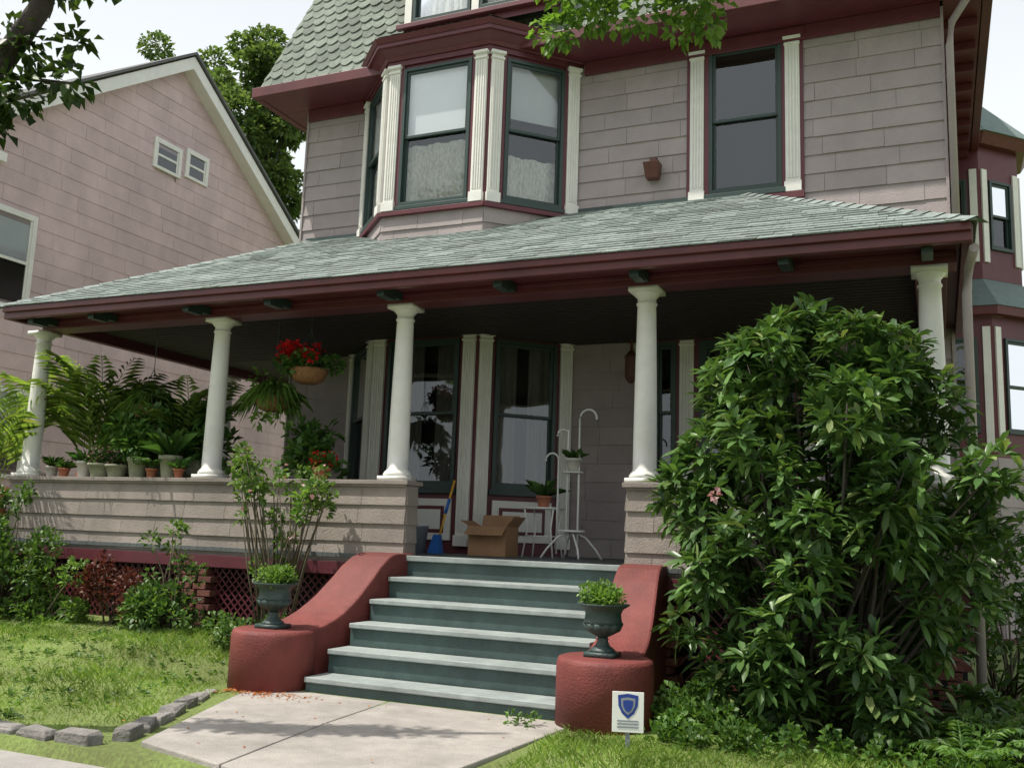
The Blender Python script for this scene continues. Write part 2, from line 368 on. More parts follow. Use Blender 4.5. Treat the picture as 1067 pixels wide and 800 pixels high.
slab([(-.28,-1.45),(.95,-1.45),(1.04,-2.48),(.10,-2.46)]); slab([(.96,-1.45),(2.42,-1.45),(2.34,-2.52),(1.05,-2.48)])
slab([(.105,-2.47),(1.04,-2.49),(1.22,-3.70),(.50,-3.50)]); slab([(1.05,-2.49),(2.34,-2.53),(2.24,-4.0),(1.23,-3.70)])
p.build()
s=Group('sidewalk'); q=s.part('slabs',SWALK,bevel=.006)
x=-20
while x<20:
    q.box(x,x+1.28,-5.6,-3.76,-1.3,-1.09); x+=1.285
s.build()
k=Part('kerb',STONE); k.box(-60,60,-8.5,-8.3,-1.4,-1.12); k.build()
r=Part('road',ASPH); r.poly([(-200,-16,-1.126),(200,-16,-1.126),(200,-8.5,-1.126),(-200,-8.5,-1.126)]); r.build()
e=Part('stone_edging',STONE)
def stoneline(a,b,n):
    for i in range(n):
        t=(i+.5+random.uniform(-.08,.08))/n; cx=a[0]+(b[0]-a[0])*t; cy=a[1]+(b[1]-a[1])*t; L=math.hypot(b[0]-a[0],b[1]-a[1])/n*.5*random.uniform(.8,1)
        ang=math.atan2(b[1]-a[1],b[0]-a[0])+random.uniform(-.12,.12); h=random.uniform(.02,.055)
        P=[]
        for z,sc in((-1.2,1),(-1.0+h-.04,1),(-1.0+h-.015,.82)):
            for u,v in((-1,-1),(1,-1),(1,1),(-1,1)):
                dx=u*L*sc*.96+random.uniform(-.015,.015); dy=v*.055*sc+random.uniform(-.014,.014)
                P.append((cx+dx*math.cos(ang)-dy*math.sin(ang),cy+dx*math.sin(ang)+dy*math.cos(ang),z+random.uniform(-.008,.008)))
        i0=len(e.v); e.v+=P
        for l in range(2):
            for m in range(4): e.f.append((i0+l*4+m,i0+l*4+(m+1)%4,i0+l*4+4+(m+1)%4,i0+l*4+4+m))
        e.f.append((i0+8,i0+9,i0+10,i0+11))
stoneline((-.36,-1.9),(.34,-3.5),7); stoneline((.30,-3.62),(-6,-3.66),21)
eo=e.build(.008)
# ------------------------------------------------------------------ grass blades
def grass(poly,n,h,w,skip=None):
    xs_=np.array([a for a,b in poly]);ys_=np.array([b for a,b in poly])
    P=np.stack([rng.uniform(xs_.min(),xs_.max(),n*2),rng.uniform(ys_.min(),ys_.max(),n*2)],1)
    ok=np.array([not skip(x,y) for x,y in P]) if skip else np.ones(len(P),bool)
    P=P[ok][:n]; 
    thin=.5+.5*np.sin(P[:,0]*3.1+2*np.sin(P[:,1]*1.7))*np.sin(P[:,1]*4.3+1.5*np.sin(P[:,0]*2.2)); P=P[rng.uniform(size=len(P))<.35+.8*thin]; n=len(P)
    z=np.array([gh(x,y) for x,y in P])-.01
    B=np.column_stack([P,z]); lean=rng.normal(size=(n,3))*np.array([.45,.45,0])
    patch=.75+.45*np.sin(P[:,0]*2.3+1.3*np.sin(P[:,1]*2.1))*np.sin(P[:,1]*3.1+P[:,0])
    H=(h*rng.uniform(.5,1.3,n)*patch.clip(.5,1.3))[:,None]
    a=rng.uniform(0,2*math.pi,n); S=np.column_stack([np.cos(a),np.sin(a),np.zeros(n)])*w*.5
    mid=B+lean*H*.4+np.array([0,0,1])*H*.6; tip=B+lean*H*1.1+np.array([0,0,1])*H
    V=np.stack([B-S,B+S,mid,tip],1).reshape(-1,3); b=(np.arange(n)*4)[:,None]
    T=np.concatenate([b+np.array([[0,1,2]]),b+np.array([[0,2,3]])],1).reshape(-1,3)
    return V,T
gi=[grass([(-7,-3.66),(.35,-.3)],72000,.055,.008,lambda x,y: inpath(x,y) or (x>-.45 and y>-1.9) or (y<-3.6)),
    grass([(2.3,-4.9),(6.0,-1.7)],42000,.06,.008,lambda x,y: x<2.4-(y+1.7)*.05 and y>-4)]
gi[1][0][:,2]=np.where(gi[1][0][:,1]<-3.72,gi[1][0][:,2]+.10,gi[1][0][:,2])
V,T=merge(gi); tri_mesh('grass',V,T,GRASS)
# broad-leaved weeds scattered through the lawn
wp=np.column_stack([rng.uniform(-6,-.6,520),rng.uniform(-3.5,-.9,520)]); wz=np.array([gh(a_,b_)+.01 for a_,b_ in wp]); WP=np.repeat(np.column_stack([wp,wz]),4,0)
V,T=leaves(WP,rng.normal(size=WP.shape)*np.array([1,1,.2])+np.array([0,0,.45]),.055,.026); tri_mesh('lawn_weeds',V,T,IVY)
gm=Part('grass_verge',LAWN); gm.prism([(2.30,-5.0),(12,-5.0),(12,-3.7),(2.30,-3.7)],[(2.34,-4.9),(12,-4.9),(12,-3.7),(2.34,-3.7)],-1.2,-1.035); gm.build()
n=260; P=np.column_stack([rng.normal(0,.26,n),rng.normal(-1.86,.07,n),np.full(n,-.994)]); P[:,0]=np.clip(P[:,0],-.25,1.1)
P2=np.column_stack([rng.uniform(-.1,2.2,16),rng.uniform(-3.4,-1.75,16),np.full(16,-.996)]); P=np.concatenate([P,P2])
V,T=leaves(P,rng.normal(size=(len(P),3))*np.array([1,1,.15]),.026,.017,.1,0); tri_mesh('fallen_petals',V,T,ORNF)
# ------------------------------------------------------------------ HOUSE
H=Group('wooden_house')
sid=H.part('siding',SID); sdw=H.part('porch_siding',SIDW); bk=H.part('wall_backing',SID); wh=H.part('white_pilasters',WHITE,bevel=.003); bu=H.part('burgundy_trim',BURG,bevel=.003)
gr=H.part('green_trim',GRN,bevel=.002); gl=H.part('window_glass',GLASS); dk=H.part('dark_backdrops',DARK)
cu=H.part('lace_curtains',CURT); bl=H.part('window_blinds',BLIND); cud=H.part('shaded_curtains',CURTD)
def curtain(part,F,s0,s1,z0,z1,o,amp=.012):
    n=max(6,int((s1-s0)/.03)); i0=len(part.v)
    for k in range(n+1):
        a=s0+(s1-s0)*k/n; d=o+amp*math.sin(k*1.9+math.sin(k*.7))
        part.v.append(F.P(a,d,z0+random.uniform(-.005,.005))); part.v.append(F.P(a,d*.5+o*.5,z1+.02*abs(math.sin(k*.35))))
    for k in range(n): part.f.append((i0+2*k,i0+2*k+2,i0+2*k+3,i0+2*k+1))
def window(F,s0,s1,z0,z1,style='dark',rail=.5,fw=.04):
    F.box(gr,s0,s0+fw,z0,z1,-.05,.035); F.box(gr,s1-fw,s1,z0,z1,-.05,.035)
    F.box(gr,s0+fw,s1-fw,z1-fw,z1,-.05,.033); F.box(gr,s0+fw,s1-fw,z0,z0+fw*1.2,-.05,.037)
    zm=z0+(z1-z0)*rail; a0=s0+fw;a1=s1-fw
    for (b0,b1,o) in((z0+fw*1.2,zm+.02,-.03),(zm-.02,z1-fw,.0)):
        F.box(gr,a0,a0+.03,b0,b1,o-.02,o+.012); F.box(gr,a1-.03,a1,b0,b1,o-.02,o+.012)
        F.box(gr,a0+.03,a1-.03,b0,b0+.035,o-.02,o+.010); F.box(gr,a0+.03,a1-.03,b1-.035,b1,o-.02,o+.010)
        gl.poly([F.P(a0+.02,o-.005,b0+.02),F.P(a1-.02,o-.005,b0+.02),F.P(a1-.02,o-.005,b1-.02),F.P(a0+.02,o-.005,b1-.02)])
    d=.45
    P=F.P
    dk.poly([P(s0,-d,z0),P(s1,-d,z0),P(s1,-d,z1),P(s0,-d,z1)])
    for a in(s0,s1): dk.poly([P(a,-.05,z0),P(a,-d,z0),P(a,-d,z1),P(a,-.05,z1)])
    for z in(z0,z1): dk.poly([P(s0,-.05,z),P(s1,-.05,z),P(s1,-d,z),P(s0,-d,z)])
    if style=='lace':
        curtain(cu,F,s0+.02,s1-.02,z0+.04,z0+(z1-z0)*.44,-.085,.02)
        F.box(bl,s0+.03,s1-.03,z0+(z1-z0)*.50,z1-.04,-.06,-.053)
    elif style=='lowlace':
        curtain(cu,F,s0+.02,s1-.02,z0+.04,z0+(z1-z0)*.34,-.13,.02); F.box(bl,s0+.03,s1-.03,z0+(z1-z0)*.60,z1-.04,-.09,-.08)
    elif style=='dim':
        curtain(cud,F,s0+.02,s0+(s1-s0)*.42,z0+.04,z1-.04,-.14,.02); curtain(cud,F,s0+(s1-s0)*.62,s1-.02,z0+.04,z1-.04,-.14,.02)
def pilaster(F,s0,s1,z0,z1,o=.02):
    F.box(wh,s0,s1,z0,z1,o-.02,o+.022)
    w=(s1-s0); m=.02; n=4; sw=(w-2*m)/(2*n-1)
    for k in range(n): F.box(wh,s0+m+2*k*sw,s0+m+(2*k+1)*sw,z0+.16,z1-.12,o+.022,o+.034)
    F.box(wh,s0-.012,s1+.012,z0,z0+.12,o-.02,o+.045); F.box(wh,s0-.018,s1+.018,z1-.035,z1,o-.02,o+.055); F.box(wh,s0-.008,s1+.008,z1-.10,z1-.075,o-.02,o+.042)
W=2.7; XL,XR=-3.31,4.82
Fm=Face(XL,W,1,0); S=lambda x: x-XL
BL0,BL1,BR1,BR0=-2.35,-1.50,-.12,.73; BY=1.85
h_up=(S(2.34),S(3.16),4.15,5.92); h_side=(S(1.74),S(1.98),.85,2.45); h_door=(S(2.24),S(3.26),.02,2.45)
bayh=(S(BL0),S(BR0),-.1,6.2)
holes=[h_up,h_side,h_door,bayh]
siding(sid,Fm,0,S(XR),0,5.98,.213,holes)
backing(bk,Fm,0,S(XR),-.1,6.3,holes)
Fr=Face(XR,W,0,1); hr=(3.0,3.8,4.2,5.8)
siding(sid,Fr,0,7.5,-.9,5.98,.213,[hr]); backing(bk,Fr,0,7.5,-1.1,6.3,[hr]); window(Fr,*hr,'dark')
Fl=Face(XL,W+7.5,0,-1); siding(sid,Fl,0,7.5,-.9,5.98,.213); backing(bk,Fl,0,7.5,-1.1,6.3,[])
Fb=Face(XR,W+7.5,-1,0); backing(bk,Fb,0,8.13,-1.1,6.3,[])
for F,a,b in((Fm,-.03,.0),(Fm,S(XR),S(XR)+.03)): F.box(sid,a,b,.0,5.98,-.03,.03)
window(Fm,*h_up,'dark')
for a,b in((S(2.12),S(2.28)),(S(3.20),S(3.36))): pilaster(Fm,a,b,4.08,5.92)
Fm.box(bu,S(2.28),S(2.34),4.08,5.95,.0,.03); Fm.box(bu,S(3.16),S(3.20),4.08,5.95,.0,.03)
Fm.box(bu,S(2.06),S(3.42),5.93,6.0,.0,.075); Fm.box(bu,S(2.08),S(3.40),4.0,4.08,.0,.065); Fm.box(bu,S(2.08),S(2.12),4.08,5.93,0,.03); Fm.box(bu,S(3.36),S(3.40),4.08,5.93,0,.03)
Fm.box(gr,S(2.30),S(3.2),4.08,4.14,.03,.07)
Fm.box(bu,S(.8),S(XR),5.86,6.03,.022,.055)
Fm.box(bu,0,S(-2.4),5.86,6.03,.022,.055)
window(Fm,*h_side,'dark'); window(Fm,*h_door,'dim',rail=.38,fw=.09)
for a,b in((S(2.02),S(2.18)),(S(3.36),S(3.52)),(S(1.50),S(1.66))): pilaster(Fm,a,b,.84 if a<S(2.5) and a>S(1.6) else .1,2.5)
Fm.box(bu,S(1.66),S(1.74),.0,2.5,0,.03); Fm.box(bu,S(1.98),S(2.02),.0,2.5,0,.03); Fm.box(bu,S(2.18),S(2.24),0,2.5,0,.03); Fm.box(bu,S(3.26),S(3.36),0,2.5,0,.03)
Fm.box(bu,S(1.74),S(2.02),0,.83,.0,.025); Fm.box(wh,S(1.76),S(2.17),.5,.80,.025,.045); Fm.box(bu,S(1.83),S(2.08),.56,.74,.045,.055); Fm.box(wh,S(1.87),S(2.04),.60,.70,.055,.062)
Fm.box(bu,S(1.4),S(3.6),2.46,2.56,.0,.06)
# ---- bay (two storeys)
faces=[(Face(BL0,W,BL1-BL0,BY-W),'l'),(Face(BL1,BY,BR1-BL1,0),'c'),(Face(BR1,BY,BR0-BR1,W-BY),'r')]
for F,t in faces:
    L=F.len
    pw=.15; e0=.02
    a0=e0+pw+.05; a1=L-e0-pw-.05
    up=(a0,a1,4.11,5.90); lowr=(a0,a1,.72,2.44)
    backing(bu,F,0,L,4.02,6.1,[up]); backing(bu,F,0,L,-.02,2.6,[lowr])
    siding(sid,F,0,L,3.45,4.0,.183); backing(bk,F,0,L,2.6,4.02,[])
    F.box(bu,-.02,L+.02,4.0,4.055,.0,.06)
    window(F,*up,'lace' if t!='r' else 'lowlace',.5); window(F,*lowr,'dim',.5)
    for a in(e0,L-e0-pw):
        pilaster(F,a,a+pw,4.06,5.95); pilaster(F,a,a+pw,.08,2.5)
    F.box(gr,a0-.03,a1+.03,4.065,4.11,.0,.05); F.box(gr,a0-.03,a1+.03,.66,.72,.0,.05)
    F.box(wh,a0+.02,a1-.02,.14,.6,.004,.03); F.box(bu,a0+.10,a1-.10,.22,.52,.03,.04); F.box(wh,a0+.14,a1-.14,.26,.48,.04,.047)
    F.box(bu,a0-.05,a0,4.06,5.95,.002,.022); F.box(bu,a1,a1+.05,4.06,5.95,.002,.022)
def bayp(o):
    return [(BL0-1.414*o,W+.15),(BL0-1.414*o,W),(BL1-.414*o,BY-o),(BR1+.414*o,BY-o),(BR0+1.414*o,W),(BR0+1.414*o,W+.15)]
for o0,o1,z0,z1 in((.03,.03,5.95,6.02),(.05,.07,6.02,6.07),(.07,.16,6.07,6.14),(.20,.20,6.14,6.19),(.21,.25,6.19,6.25)):
    bu.prism(bayp(o0),bayp(o1),z0,z1)
sr=H.part('scalloped_roof',SCAL)
ring0=bayp(.24); ring1=bayp(-.20)
for i in(1,2,3):
    A=(*ring0[i],6.255);B=(*ring0[i+1],6.255);Cq=(*ring1[i+1],6.52);D=(*ring1[i],6.52)
    courses(sr,A,B,Cq,D,4,.17,.012,True); sr.poly([A,B,Cq,D])
sr.poly([(*ring1[1],6.52),(*ring1[2],6.52),(*ring1[3],6.52),(*ring1[4],6.52)])
A=(-3.78,2.12,6.16);B=(5.28,2.12,6.16);Cq=(4.85,3.05,8.8);D=(-3.1,3.05,8.8)
courses(sr,A,B,Cq,D,18,.19,.016,True); sr.poly([A,B,Cq,D])
A2=(-3.78,10.7,6.16);D2=(-3.1,9.8,8.8); sr.poly([A2,A,D,D2]); 
B2=(5.28,10.7,6.16);C2=(4.85,9.8,8.8); sr.poly([B,B2,C2,Cq]); sr.poly([D,Cq,C2,D2]); sr.poly([A2,B2,C2,D2])
gu=H.part('gutters',BURGB,bevel=.006)
gu.box(-3.84,5.34,2.05,2.16,6.03,6.17); gu.box(-3.84,-3.74,2.165,10.7,6.03,6.17); gu.box(5.24,5.34,2.165,10.7,6.03,6.17)
bu.box(-3.73,5.23,2.165,2.66,6.035,6.055); bu.box(-3.73,XL-.03,2.665,10.6,6.035,6.055); bu.box(XR+.03,5.23,2.665,10.6,6.035,6.055)
y=3.1
while y<10: bu.box(XR+.04,5.2,y,y+.1,5.93,6.03); y+=.55
Fd=Face(-1.45,2.02,2.05,0); hd=(.14,.96,6.62,7.9); hd2=(1.09,1.91,6.62,7.9)
backing(bu,Fd,0,2.05,6.45,8.3,[hd,hd2]); window(Fd,*hd,'lace'); window(Fd,*hd2,'lace'); bu.box(-1.52,.67,1.94,2.015,6.54,6.60)
for a_ in(.02,.975,1.93): Fd.box(wh,a_,a_+.10,6.6,7.95,.002,.03)
bu.poly([(-1.45,2.02,6.4),(-1.45,4,6.4),(-1.45,4,8.3),(-1.45,2.02,8.3)]); bu.poly([(.60,2.02,6.4),(.60,4,6.4),(.60,4,8.3),(.60,2.02,8.3)])
sr.prism([(-1.7,1.8),(.85,1.8),(.85,4),(-1.7,4)],[(-.7,2.8),(-.15,2.8),(-.15,4),(-.7,4)],8.3,9.1)
ds=H.part('downspouts',SID,True)
ds.tube([(5.2,2.14,6.05),(5.15,2.3,5.95),(4.93,2.6,5.75),(4.90,2.63,5.5),(4.90,2.63,3.5)],.04,10)
ds.tube([(4.93,-.48,2.36),(4.90,-.2,2.3),(4.88,-.17,2.1),(4.88,-.17,-.9)],.035,10)
def octo(cx,cy,r): return [(cx+r*math.cos(math.radians(22.5+45*k)),cy+r*math.sin(math.radians(22.5+45*k))) for k in range(8)]
TX,TY=4.95,8.0
for R,z0,z1 in((1.22,-1.1,3.55),(1.0,4.1,6.15)):
    P8=octo(TX,TY,R)
    for k in range(8):
        a=P8[(k)%8]; b=P8[(k+1)%8]; F=Face(a[0],a[1],b[0]-a[0],b[1]-a[1]) 
        L=F.len
        if (a[1]+b[1])/2<TY+.6 and (a[0]+b[0])/2>4.8:
            hz=(.2,L-.2,1.85,3.2) if R>1.1 else (.17,L-.17,4.55,5.6)
            backing(bu,F,0,L,z0,z1,[hz]); window(F,*hz,'dark')
            for s_ in(.03,L-.13): F.box(wh,s_,s_+.10,hz[2]-.2,hz[3]+.15,.0,.03)
            if R>1.1: siding(sid,F,0,L,-.9,1.5,.213)
            siding(sid,F,0,L,z1-.02 if R<1.1 else 3.5,z1,.2)
        else: backing(bu,F,0,L,z0,z1,[])
rf=H.part('porch_roof',ROOF)
TT=mat('turret_roof',(.13,.18,.168),.7,.15,12,.3,60,island=.1)
tr=H.part('turret_roof',TT)
tr.prism(octo(TX,TY,1.42),octo(TX,TY,.95),3.62,4.15); tr.prism(octo(TX,TY,1.25),octo(TX,TY,.1),6.25,7.5)
bu.prism(octo(TX,TY,1.38),octo(TX,TY,1.40),3.5,3.62); bu.prism(octo(TX,TY,1.12),octo(TX,TY,1.22),6.1,6.25)
# ---- porch
PX0,PX1=-4.98,4.85
fl=H.part('porch_floor',FLOOR); 
x=PX0
while x<PX1-.02:
    fl.box(x,min(x+.097,PX1),-.14,2.695 if x>XL-.02 else 5.6,-.04,-random.uniform(0,.003)); x+=.1
st=H.part('porch_beams',BURG,bevel=.004)
EZ=2.495; EY=-.58; EX0,EX1=-4.80,4.92
gu.box(EX0,EX1,EY,EY+.07,2.385,EZ+.012); gu.box(EX0+.01,EX1-.01,EY-.035,EY-.002,2.455,EZ+.025)
gu.box(EX0-.0,EX0+.07,EY+.072,5.6,2.385,EZ+.012); gu.box(EX1-.07,EX1,EY+.072,W,2.385,EZ+.012)
st.box(EX0+.072,EX1-.072,EY+.072,-.14,2.455,2.475)
st.box(-4.72,EX1-.10,-.13,.13,2.355,2.50); st.box(4.52,4.76,.132,W,2.355,2.50); st.box(-4.72,-4.62,.132,5.6,2.355,2.50)
st.box(-4.72,EX1-.11,-.145,-.131,2.415,2.452)
st.box(4.765,EX1-.072,-.135,W,2.455,2.475)
for x in(-4.5,-3.6,-2.3,-1.28,-.0,1.18,2.41,3.6,4.62):
    gr.box(x-.04,x+.04,EY+.10,-.148,2.375,2.454); gr.box(x-.04,x+.04,EY+.10,-.27,2.345,2.374)
ce=H.part('porch_ceiling',CEIL); ce.box(-4.61,4.51,.135,2.69,2.47,2.50); ce.box(-4.61,XL-.02,2.692,5.6,2.47,2.50)
for i in range(24): ce.box(-4.61,4.51,.20+i*.105,.205+i*.105+.012,2.464,2.4695)
Z1=4.12; a=(EX0-.03,EY-.05,EZ+.02);b=(EX1+.03,EY-.05,EZ+.02);c=(2.75,W,Z1);d=(-3.15,W,Z1)
courses(rf,a,b,c,d,26,.32,.011); 
rf.poly([a,b,c,d]); 
bb=(EX1+.03,W,EZ+.02); courses(rf,b,bb,c,c,24,.3,.010); rf.poly([b,bb,c])
aa=(EX0-.03,5.6,EZ+.02); dd=(-3.30,5.6,Z1); rf.poly([aa,a,d,(-3.3,W,Z1),dd])
rf.poly([aa,dd,(-3.3,5.6,EZ)])
for (p0,p1) in((a,d),(b,c)):
    p0=Vector(p0);p1=Vector(p1)
    for i in range(22):
        t0=p0.lerp(p1,i/22); t1=p0.lerp(p1,(i+1.1)/22)
        dn=Vector((0,0,-.045)); side=(p1-p0).cross(Vector((0,0,1))).normalized()*.10
        rf.v+= [tuple(t0+Vector((0,0,.03))),tuple(t0+side+dn+Vector((0,0,.03))),tuple(t1+side+dn+Vector((0,0,.018))),tuple(t1+Vector((0,0,.018))),tuple(t0-side+dn+Vector((0,0,.03))),tuple(t1-side+dn+Vector((0,0,.018)))]
        n0=len(rf.v)-6; rf.f+=[(n0,n0+1,n0+2,n0+3),(n0,n0+3,n0+5,n0+4)]
fs=H.part('flashing',GRN); fs.box(BR0+.02,2.75,W-.06,W-.024,Z1-.03,Z1+.02); fs.box(-3.2,BL0-.02,W-.06,W-.024,Z1-.03,Z1+.02)
co=H.part('porch_columns',WHITE,True)
def column(cx,cy,z0,z1):
    co.box(cx-.135,cx+.135,cy-.135,cy+.135,z0,z0+.04)
    pr=[(.13,z0+.04),(.135,z0+.06),(.12,z0+.085),(.105,z0+.10),(.100,z0+.12)]
    for i in range(9):
        t=i/8; pr.append((.100-.020*t**1.6,z0+.12+(z1-z0-.27)*t))
    pr+=[(.09,z1-.145),(.09,z1-.13),(.08,z1-.125),(.08,z1-.09),(.11,z1-.055),(.12,z1-.04)]
    co.lathe(cx,cy,pr,36); co.box(cx-.13,cx+.13,cy-.13,cy+.13,z1-.04,z1)
for cx in(-4.82,-2.21,0,2.39,4.63): column(cx,0,.68,2.355)
column(-4.82,3.2,.68,2.355)
capw=H.part('rail_cap_top',SIDW,bevel=.004)
def halfwall(x0,x1):
    F=Face(x0,-.10,x1-x0,0); siding(sdw,F,0,x1-x0,-.06,.62,.17,bw=.5,th=.022)
    bk.box(x0,x1,-.10,.10,-.08,.62)
    capw.box(x0-.03,x1+.03,-.15,.15,.64,.68); capw.box(x0,x1,-.13,.13,.62,.64)
    Fe=Face(x1,-.10,0,.2); siding(sdw,Fe,0,.2,-.06,.62,.17,th=.02); Fe=Face(x0,.10,0,-.2); siding(sdw,Fe,0,.2,-.06,.62,.17,th=.02)
halfwall(-4.98,.17); halfwall(2.27,4.85)
Fs=Face(-4.98,5.6,0,-5.5); siding(sdw,Fs,0,5.48,-.06,.62,.17,bw=.5); bk.box(-4.98,-4.78,.102,5.6,-.08,.62); capw.box(-5.01,-4.75,.152,5.6,.64,.68)
Fs=Face(4.85,.10,0,1); siding(sdw,Fs,0,2.58,-.06,.62,.17,bw=.5); bk.box(4.65,4.85,.102,2.69,-.08,.62); capw.box(4.62,4.88,.152,2.66,.64,.68)
bu.box(-5.0,.20,-.135,.0,-.2,-.082); bu.box(2.25,4.87,-.135,.0,-.2,-.082); bu.box(.202,2.248,-.12,0,-.17,-.045)
la=H.part('lattice',BURG)
def lattice(x0,x1,z0,z1,y):
    h=z1-z0; w=.022; s_=.085
    x=x0-h
    while x<x1:
        for sg in(1,-1):
            if sg==1: P=[(x,z0),(x+w,z0),(x+h+w,z1),(x+h,z1)]; yy=y
            else: P=[(x+h,z0),(x+h+w,z0),(x+w,z1),(x,z1)]; yy=y-.008
            if min(p_[0] for p_ in P)<x0 or max(p_[0] for p_ in P)>x1: continue
            la.hexa([(P[0][0],yy,P[0][1]),(P[1][0],yy,P[1][1]),(P[1][0],yy+.006,P[1][1]),(P[0][0],yy+.006,P[0][1]),(P[3][0],yy,P[3][1]),(P[2][0],yy,P[2][1]),(P[2][0],yy+.006,P[2][1]),(P[3][0],yy+.006,P[3][1])])
        x+=s_
lattice(-4.95,.1,-.85,-.2,-.05); lattice(2.4,4.8,-1.0,-.2,-.05)
dk.box(-4.9,4.8,.25,.3,-1.1,-.08)  # near-black sheet stands in for the shade under the porch floor
bp=H.part('brick_piers',BRICK,bevel=.004)
for cx in(-4.75,-2.2,-.05,2.5,4.6):
    z=-1.1; i=0
    while z<-.22:
        off=.06 if i%2 else 0
        for u in(-.2,0): bp.box(cx+u+(off if u<0 else off),cx+u+.19+off-.03,-.14,.05,z,z+.058)
        z+=.068; i+=1
wf=H.part('wall_lamp_fixture',BRON,bevel=.006)
wf.hexa([(1.62,2.56,4.40),(1.77,2.56,4.40),(1.77,2.67,4.40),(1.62,2.67,4.40),(1.60,2.50,4.58),(1.79,2.50,4.58),(1.79,2.67,4.58),(1.60,2.67,4.58)])
wf.box(1.66,1.74,2.58,2.67,4.58,4.66)
wf.lathe(1.52,2.45,[(.02,1.95),(.05,1.98),(.075,2.02),(.075,2.24),(.09,2.25),(.02,2.33),(.012,2.47)],8)
H.build()
# ------------------------------------------------------------------ front steps
Sg=Group('front_steps'); tr_=Sg.part('treads',TREAD,bevel=.006); ri=Sg.part('risers',RISER); ck=Sg.part('cheek_walls',CHEEK,bevel=.02)
SX0,SX1=.255,2.275
for i in range(0,6):
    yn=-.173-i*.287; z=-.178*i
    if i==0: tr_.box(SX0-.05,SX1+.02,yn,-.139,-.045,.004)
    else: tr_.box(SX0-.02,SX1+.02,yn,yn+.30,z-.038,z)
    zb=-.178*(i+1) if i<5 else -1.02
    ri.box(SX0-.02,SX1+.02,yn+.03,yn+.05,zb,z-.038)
def cheek(xa,xb,xc,xd,ccx):
    prof=[(-.02,.02),(-.30,.02),(-.36,.01),(-.42,-.01),(-.48,-.05),(-.55,-.10),(-.63,-.18),(-.72,-.26),(-.81,-.34),(-.90,-.405),(-1.0,-.465),(-1.1,-.51),(-1.25,-.555),(-1.5,-.575)]
    i0=len(ck.v); n=len(prof)
    for k_,(y,z) in enumerate(prof):
        t=sm((-y)/1.5); l=xa+(xc-xa)*t; r_=xb+(xd-xb)*t
        ck.v+=[(l,y,-1.1),(r_,y,-1.1),(r_,y,z),(l,y,z)]
    for k_ in range(n-1):
        a_=i0+4*k_; b_=a_+4
        for m in range(4): ck.f.append((a_+m,a_+(m+1)%4,b_+(m+1)%4,b_+m))
    ck.f.append((i0,i0+1,i0+2,i0+3)); e_=i0+4*(n-1); ck.f.append((e_,e_+1,e_+2,e_+3))
cheek(-.12,.25,-.38,.12,0); cheek(2.28,2.62,2.36,2.78,0)
dr=Sg.part('drums',CHEEK,True)
for cx in(-.13,2.57): dr.lathe(cx,-1.52,[(.325,-1.1),(.325,-.64),(.322,-.60),(.312,-.575),(.29,-.566)],48)
Sg.build()
# ------------------------------------------------------------------ neighbour house (pink)
Nn=Group('pink_house'); ns=Nn.part('siding',PINK); nb=Nn.part('wall_backing',PINK); nw=Nn.part('white_trim',WHITE,bevel=.005); ng=Nn.part('window_glass',GLASS); nd=Nn.part('dark_backdrops',DARK); nr=Nn.part('roof',mat('grey_shingle',(.13,.13,.13),.9,.2,15,.4,80)); nc=Nn.part('blinds',BLIND)
NX=-9.0; Y0,Y1=1.6,10.4; ZE,ZP=6.35,9.35; YP=6.0
Fn=Face(NX,Y0,0,1)
def nclip(z):
    if z<ZE: return (0,Y1-Y0)
    t=(z-ZE)/(ZP-ZE); return ((YP-Y0)*t,(Y1-Y0)-(Y1-YP)*t)
hs_=[(5.5-Y0,6.08-Y0,7.05,7.5),(6.36-Y0,6.85-Y0,7.15,7.6),(2.1-Y0,2.98-Y0,3.62,5.08),(2.3-Y0,3.25-Y0,.9,2.2)]
siding(ns,Fn,0,Y1-Y0,-.9,9.3,.265,hs_,clip=nclip,bw=.8,th=.012)
nb.poly([Fn.P(0,-.02,-1.1),Fn.P(Y1-Y0,-.02,-1.1),Fn.P(Y1-Y0,-.02,ZE),Fn.P(YP-Y0,-.02,ZP),Fn.P(0,-.02,ZE)])
F2=Face(NX-9,Y0,9,0); backing(nb,F2,0,9,-1.1,ZE,[]); siding(ns,F2,0,9,-.9,ZE,.265,bw=.8)
def nwin(F,h,blind):
    a,b,z0,z1=h
    for (q0,q1,r0,r1) in((a-.08,a,z0-.06,z1+.1),(b,b+.08,z0-.06,z1+.1),(a,b,z1,z1+.1),(a,b,z0-.06,z0)): F.box(nw,q0,q1,r0,r1,-.01,.045)
    F.box(nw,a,b,(z0+z1)/2-.025,(z0+z1)/2+.025,-.01,.03); F.box(nw,a,a+.04,z0,z1,-.01,.028);F.box(nw,b-.04,b,z0,z1,-.01,.028)
    nd.poly([F.P(a,.001,z0),F.P(b,.001,z0),F.P(b,.001,z1),F.P(a,.001,z1)])
    if blind: nc.poly([F.P(a,.006,z0+(z1-z0)*.5),F.P(b,.006,z0+(z1-z0)*.5),F.P(b,.006,z1),F.P(a,.006,z1)])
    ng.poly([F.P(a,.016,z0),F.P(b,.016,z0),F.P(b,.016,z1),F.P(a,.016,z1)])
for i,h in enumerate(hs_): nwin(Fn,h,i>=2)
def rake(ya,za,yb,zb,th=.26,o0=-.0,o1=.28):
    P=Fn.P
    nw.hexa([P(ya-Y0,o1,za-th),P(yb-Y0,o1,zb-th),P(yb-Y0,o0,zb-th),P(ya-Y0,o0,za-th),P(ya-Y0,o1,za),P(yb-Y0,o1,zb),P(yb-Y0,o0,zb),P(ya-Y0,o0,za)])
rake(Y0-.35,ZE+.05-.24,YP,ZP+.12); rake(YP,ZP+.12,Y1+.35,ZE+.05-.24)
